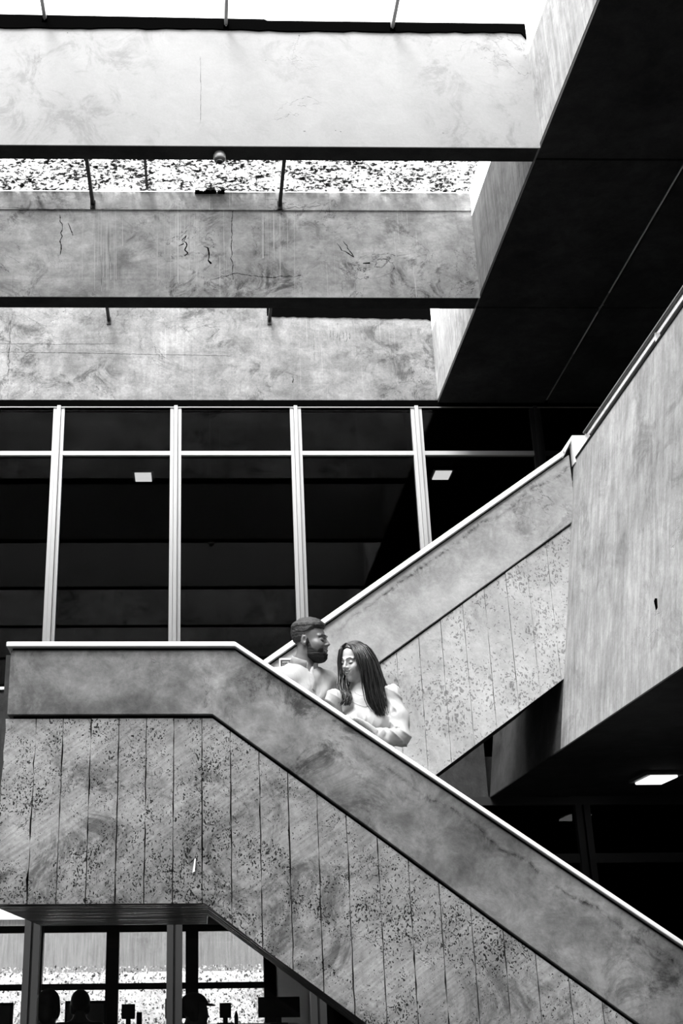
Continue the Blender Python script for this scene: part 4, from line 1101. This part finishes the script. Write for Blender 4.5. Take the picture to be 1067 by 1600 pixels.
# ---------------- the people in silhouette in the hall
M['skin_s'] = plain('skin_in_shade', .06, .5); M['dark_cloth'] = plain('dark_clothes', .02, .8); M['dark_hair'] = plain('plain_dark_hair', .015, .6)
def sitter(u, v, Y, lab, fwd, kind, k=1.0):
    top = P(u, v, Y=Y); f = Vector(fwd).normalized(); R = frame(f); r = Vector(R[0])
    zt = top.z; o = Vv(top.x, Y, zt-.135*k)
    root = empty('person', (top.x, Y, 0)); tag(root, lab, 'person', 'people at the counter')
    nb = o-f*.045*k-Vv(0, 0, .115*k); cs = nb-Vv(0, 0, .055*k); w = .165*k
    shr, shl = cs+r*w-Vv(0, 0, .02), cs-r*w-Vv(0, 0, .02)
    pel = Vv(nb.x-f.x*.02, nb.y-f.y*.02, max(.52, cs.z-.55))
    sides = []
    arms, legs = [], []
    for s, sh in ((1, shr), (-1, shl)):
        el = sh+r*s*.05+f*.06+Vv(0, 0, -.26); wr = el+f*.24+Vv(0, 0, .03)
        arms.append([(sh, el, .050, .042), (el, wr, .040, .027), (wr, wr+f*.09, .030, .022)])
        for q in range(4): arms.append([(wr+f*.08+r*(q-1.5)*.02, wr+f*.17+r*(q-1.5)*.024-Vv(0, 0, .02), .010, .008)])
        arms.append([(wr+f*.02-r*s*.03, wr+f*.08-r*s*.06, .012, .009)])
        hp = pel+r*s*.09; kn = hp+f*.40; ft = Vv(kn.x, kn.y, .09)
        legs.append([(hp, kn, .085, .06), (kn, ft, .058, .042), (ft-Vv(0, 0, .04), ft+f*.15-Vv(0, 0, .05), .042, .032)])
    hd = Fig(o, f, 0, k)
    pb = dict(shl=shl, shr=shr, pelvis=pel, neck=nb, R=R, k=1, cw=.155*k, cd=.11, sr=.055, nr=.05, limbs=arms+legs)
    core = bodycore(pb)
    fn = lambda X, Y_, Z: smin(smin(core(X, Y_, Z), cap(X, Y_, Z, nb-Vv(0, 0, .03), hd.w((0, -.02, -.03)), .054, .052), .02), hd.sdf(X, Y_, Z), .014)
    lo = (o.x-.85, o.y-.85, 0); hi = (o.x+.85, o.y+.85, zt+.03)
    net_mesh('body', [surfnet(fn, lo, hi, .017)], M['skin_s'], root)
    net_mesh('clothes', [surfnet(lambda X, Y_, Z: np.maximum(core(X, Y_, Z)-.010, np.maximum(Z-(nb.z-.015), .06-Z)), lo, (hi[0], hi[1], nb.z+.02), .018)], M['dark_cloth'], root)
    def hair(X, Y_, Z):
        x, y, z = hd.loc(X, Y_, Z); th = np.where(y < .0, np.where(z > -.07, .014, -.02), np.where(z > .075, .014, -.02))
        d = hd.sdf(X, Y_, Z)-th
        if kind == 'cap': d = np.minimum(d, ell(x, y, z, (0, .10, .062), (.062, .055, .010)))
        if kind == 'bun': d = np.minimum(d, ell(x, y, z, (0, -.10, -.02), (.062, .035, .085)))
        return d
    net_mesh('cap' if kind == 'cap' else 'hair', [surfnet(hair, (o.x-.2, o.y-.2, o.z-.15), (o.x+.2, o.y+.2, o.z+.19), .007)], M['dark_hair'], root)
    # chair
    c0 = Vv(pel.x, pel.y, 0); zs = pel.z-.14
    ch = empty('chair', (c0.x, c0.y, 0)); tag(ch, 'dark office chair of the '+lab.split(' under')[0].split(',')[0], 'chair', 'chairs at the counter')
    def bx(name, cx_, cy_, hx, hy, z0, z1):
        m_ = MB(); m_.quadbox([tuple(c0+r*(cx_+a*hx)+f*(cy_+b*hy)+Vv(0, 0, z)) for z in (z0, z1) for a, b in ((-1, -1), (1, -1), (1, 1), (-1, 1))]); return m_.build(name, M['dark_cloth'], ch, bevel=.006)
    bx('seat', 0, .06, .21, .21, zs-.05, zs); bx('backrest', 0, -.175, .19, .012, zs+.14, zs+.46)
    for s in (-1, 1):
        bx('back_post', s*.17, -.18, .012, .012, zs-.03, zs+.16)
        for t_ in (-1, 1): bx('leg', s*.18, .06+t_*.17, .014, .014, 0, zs-.05)
    return root
sitter(77, 1546, 9.55, 'person with short hair seen from behind, left of the pair under the landing', (.1, 1, 0), 'bun', .98)
sitter(126, 1547, 11.75, 'broad-shouldered person seen from behind, right of the pair under the landing', (-.1, 1, 0), 'short', 1.0)
sitter(306, 1552, 10.0, 'person in a peaked cap turned to the right under the landing', (.95, .3, -.1), 'cap', 1.0)
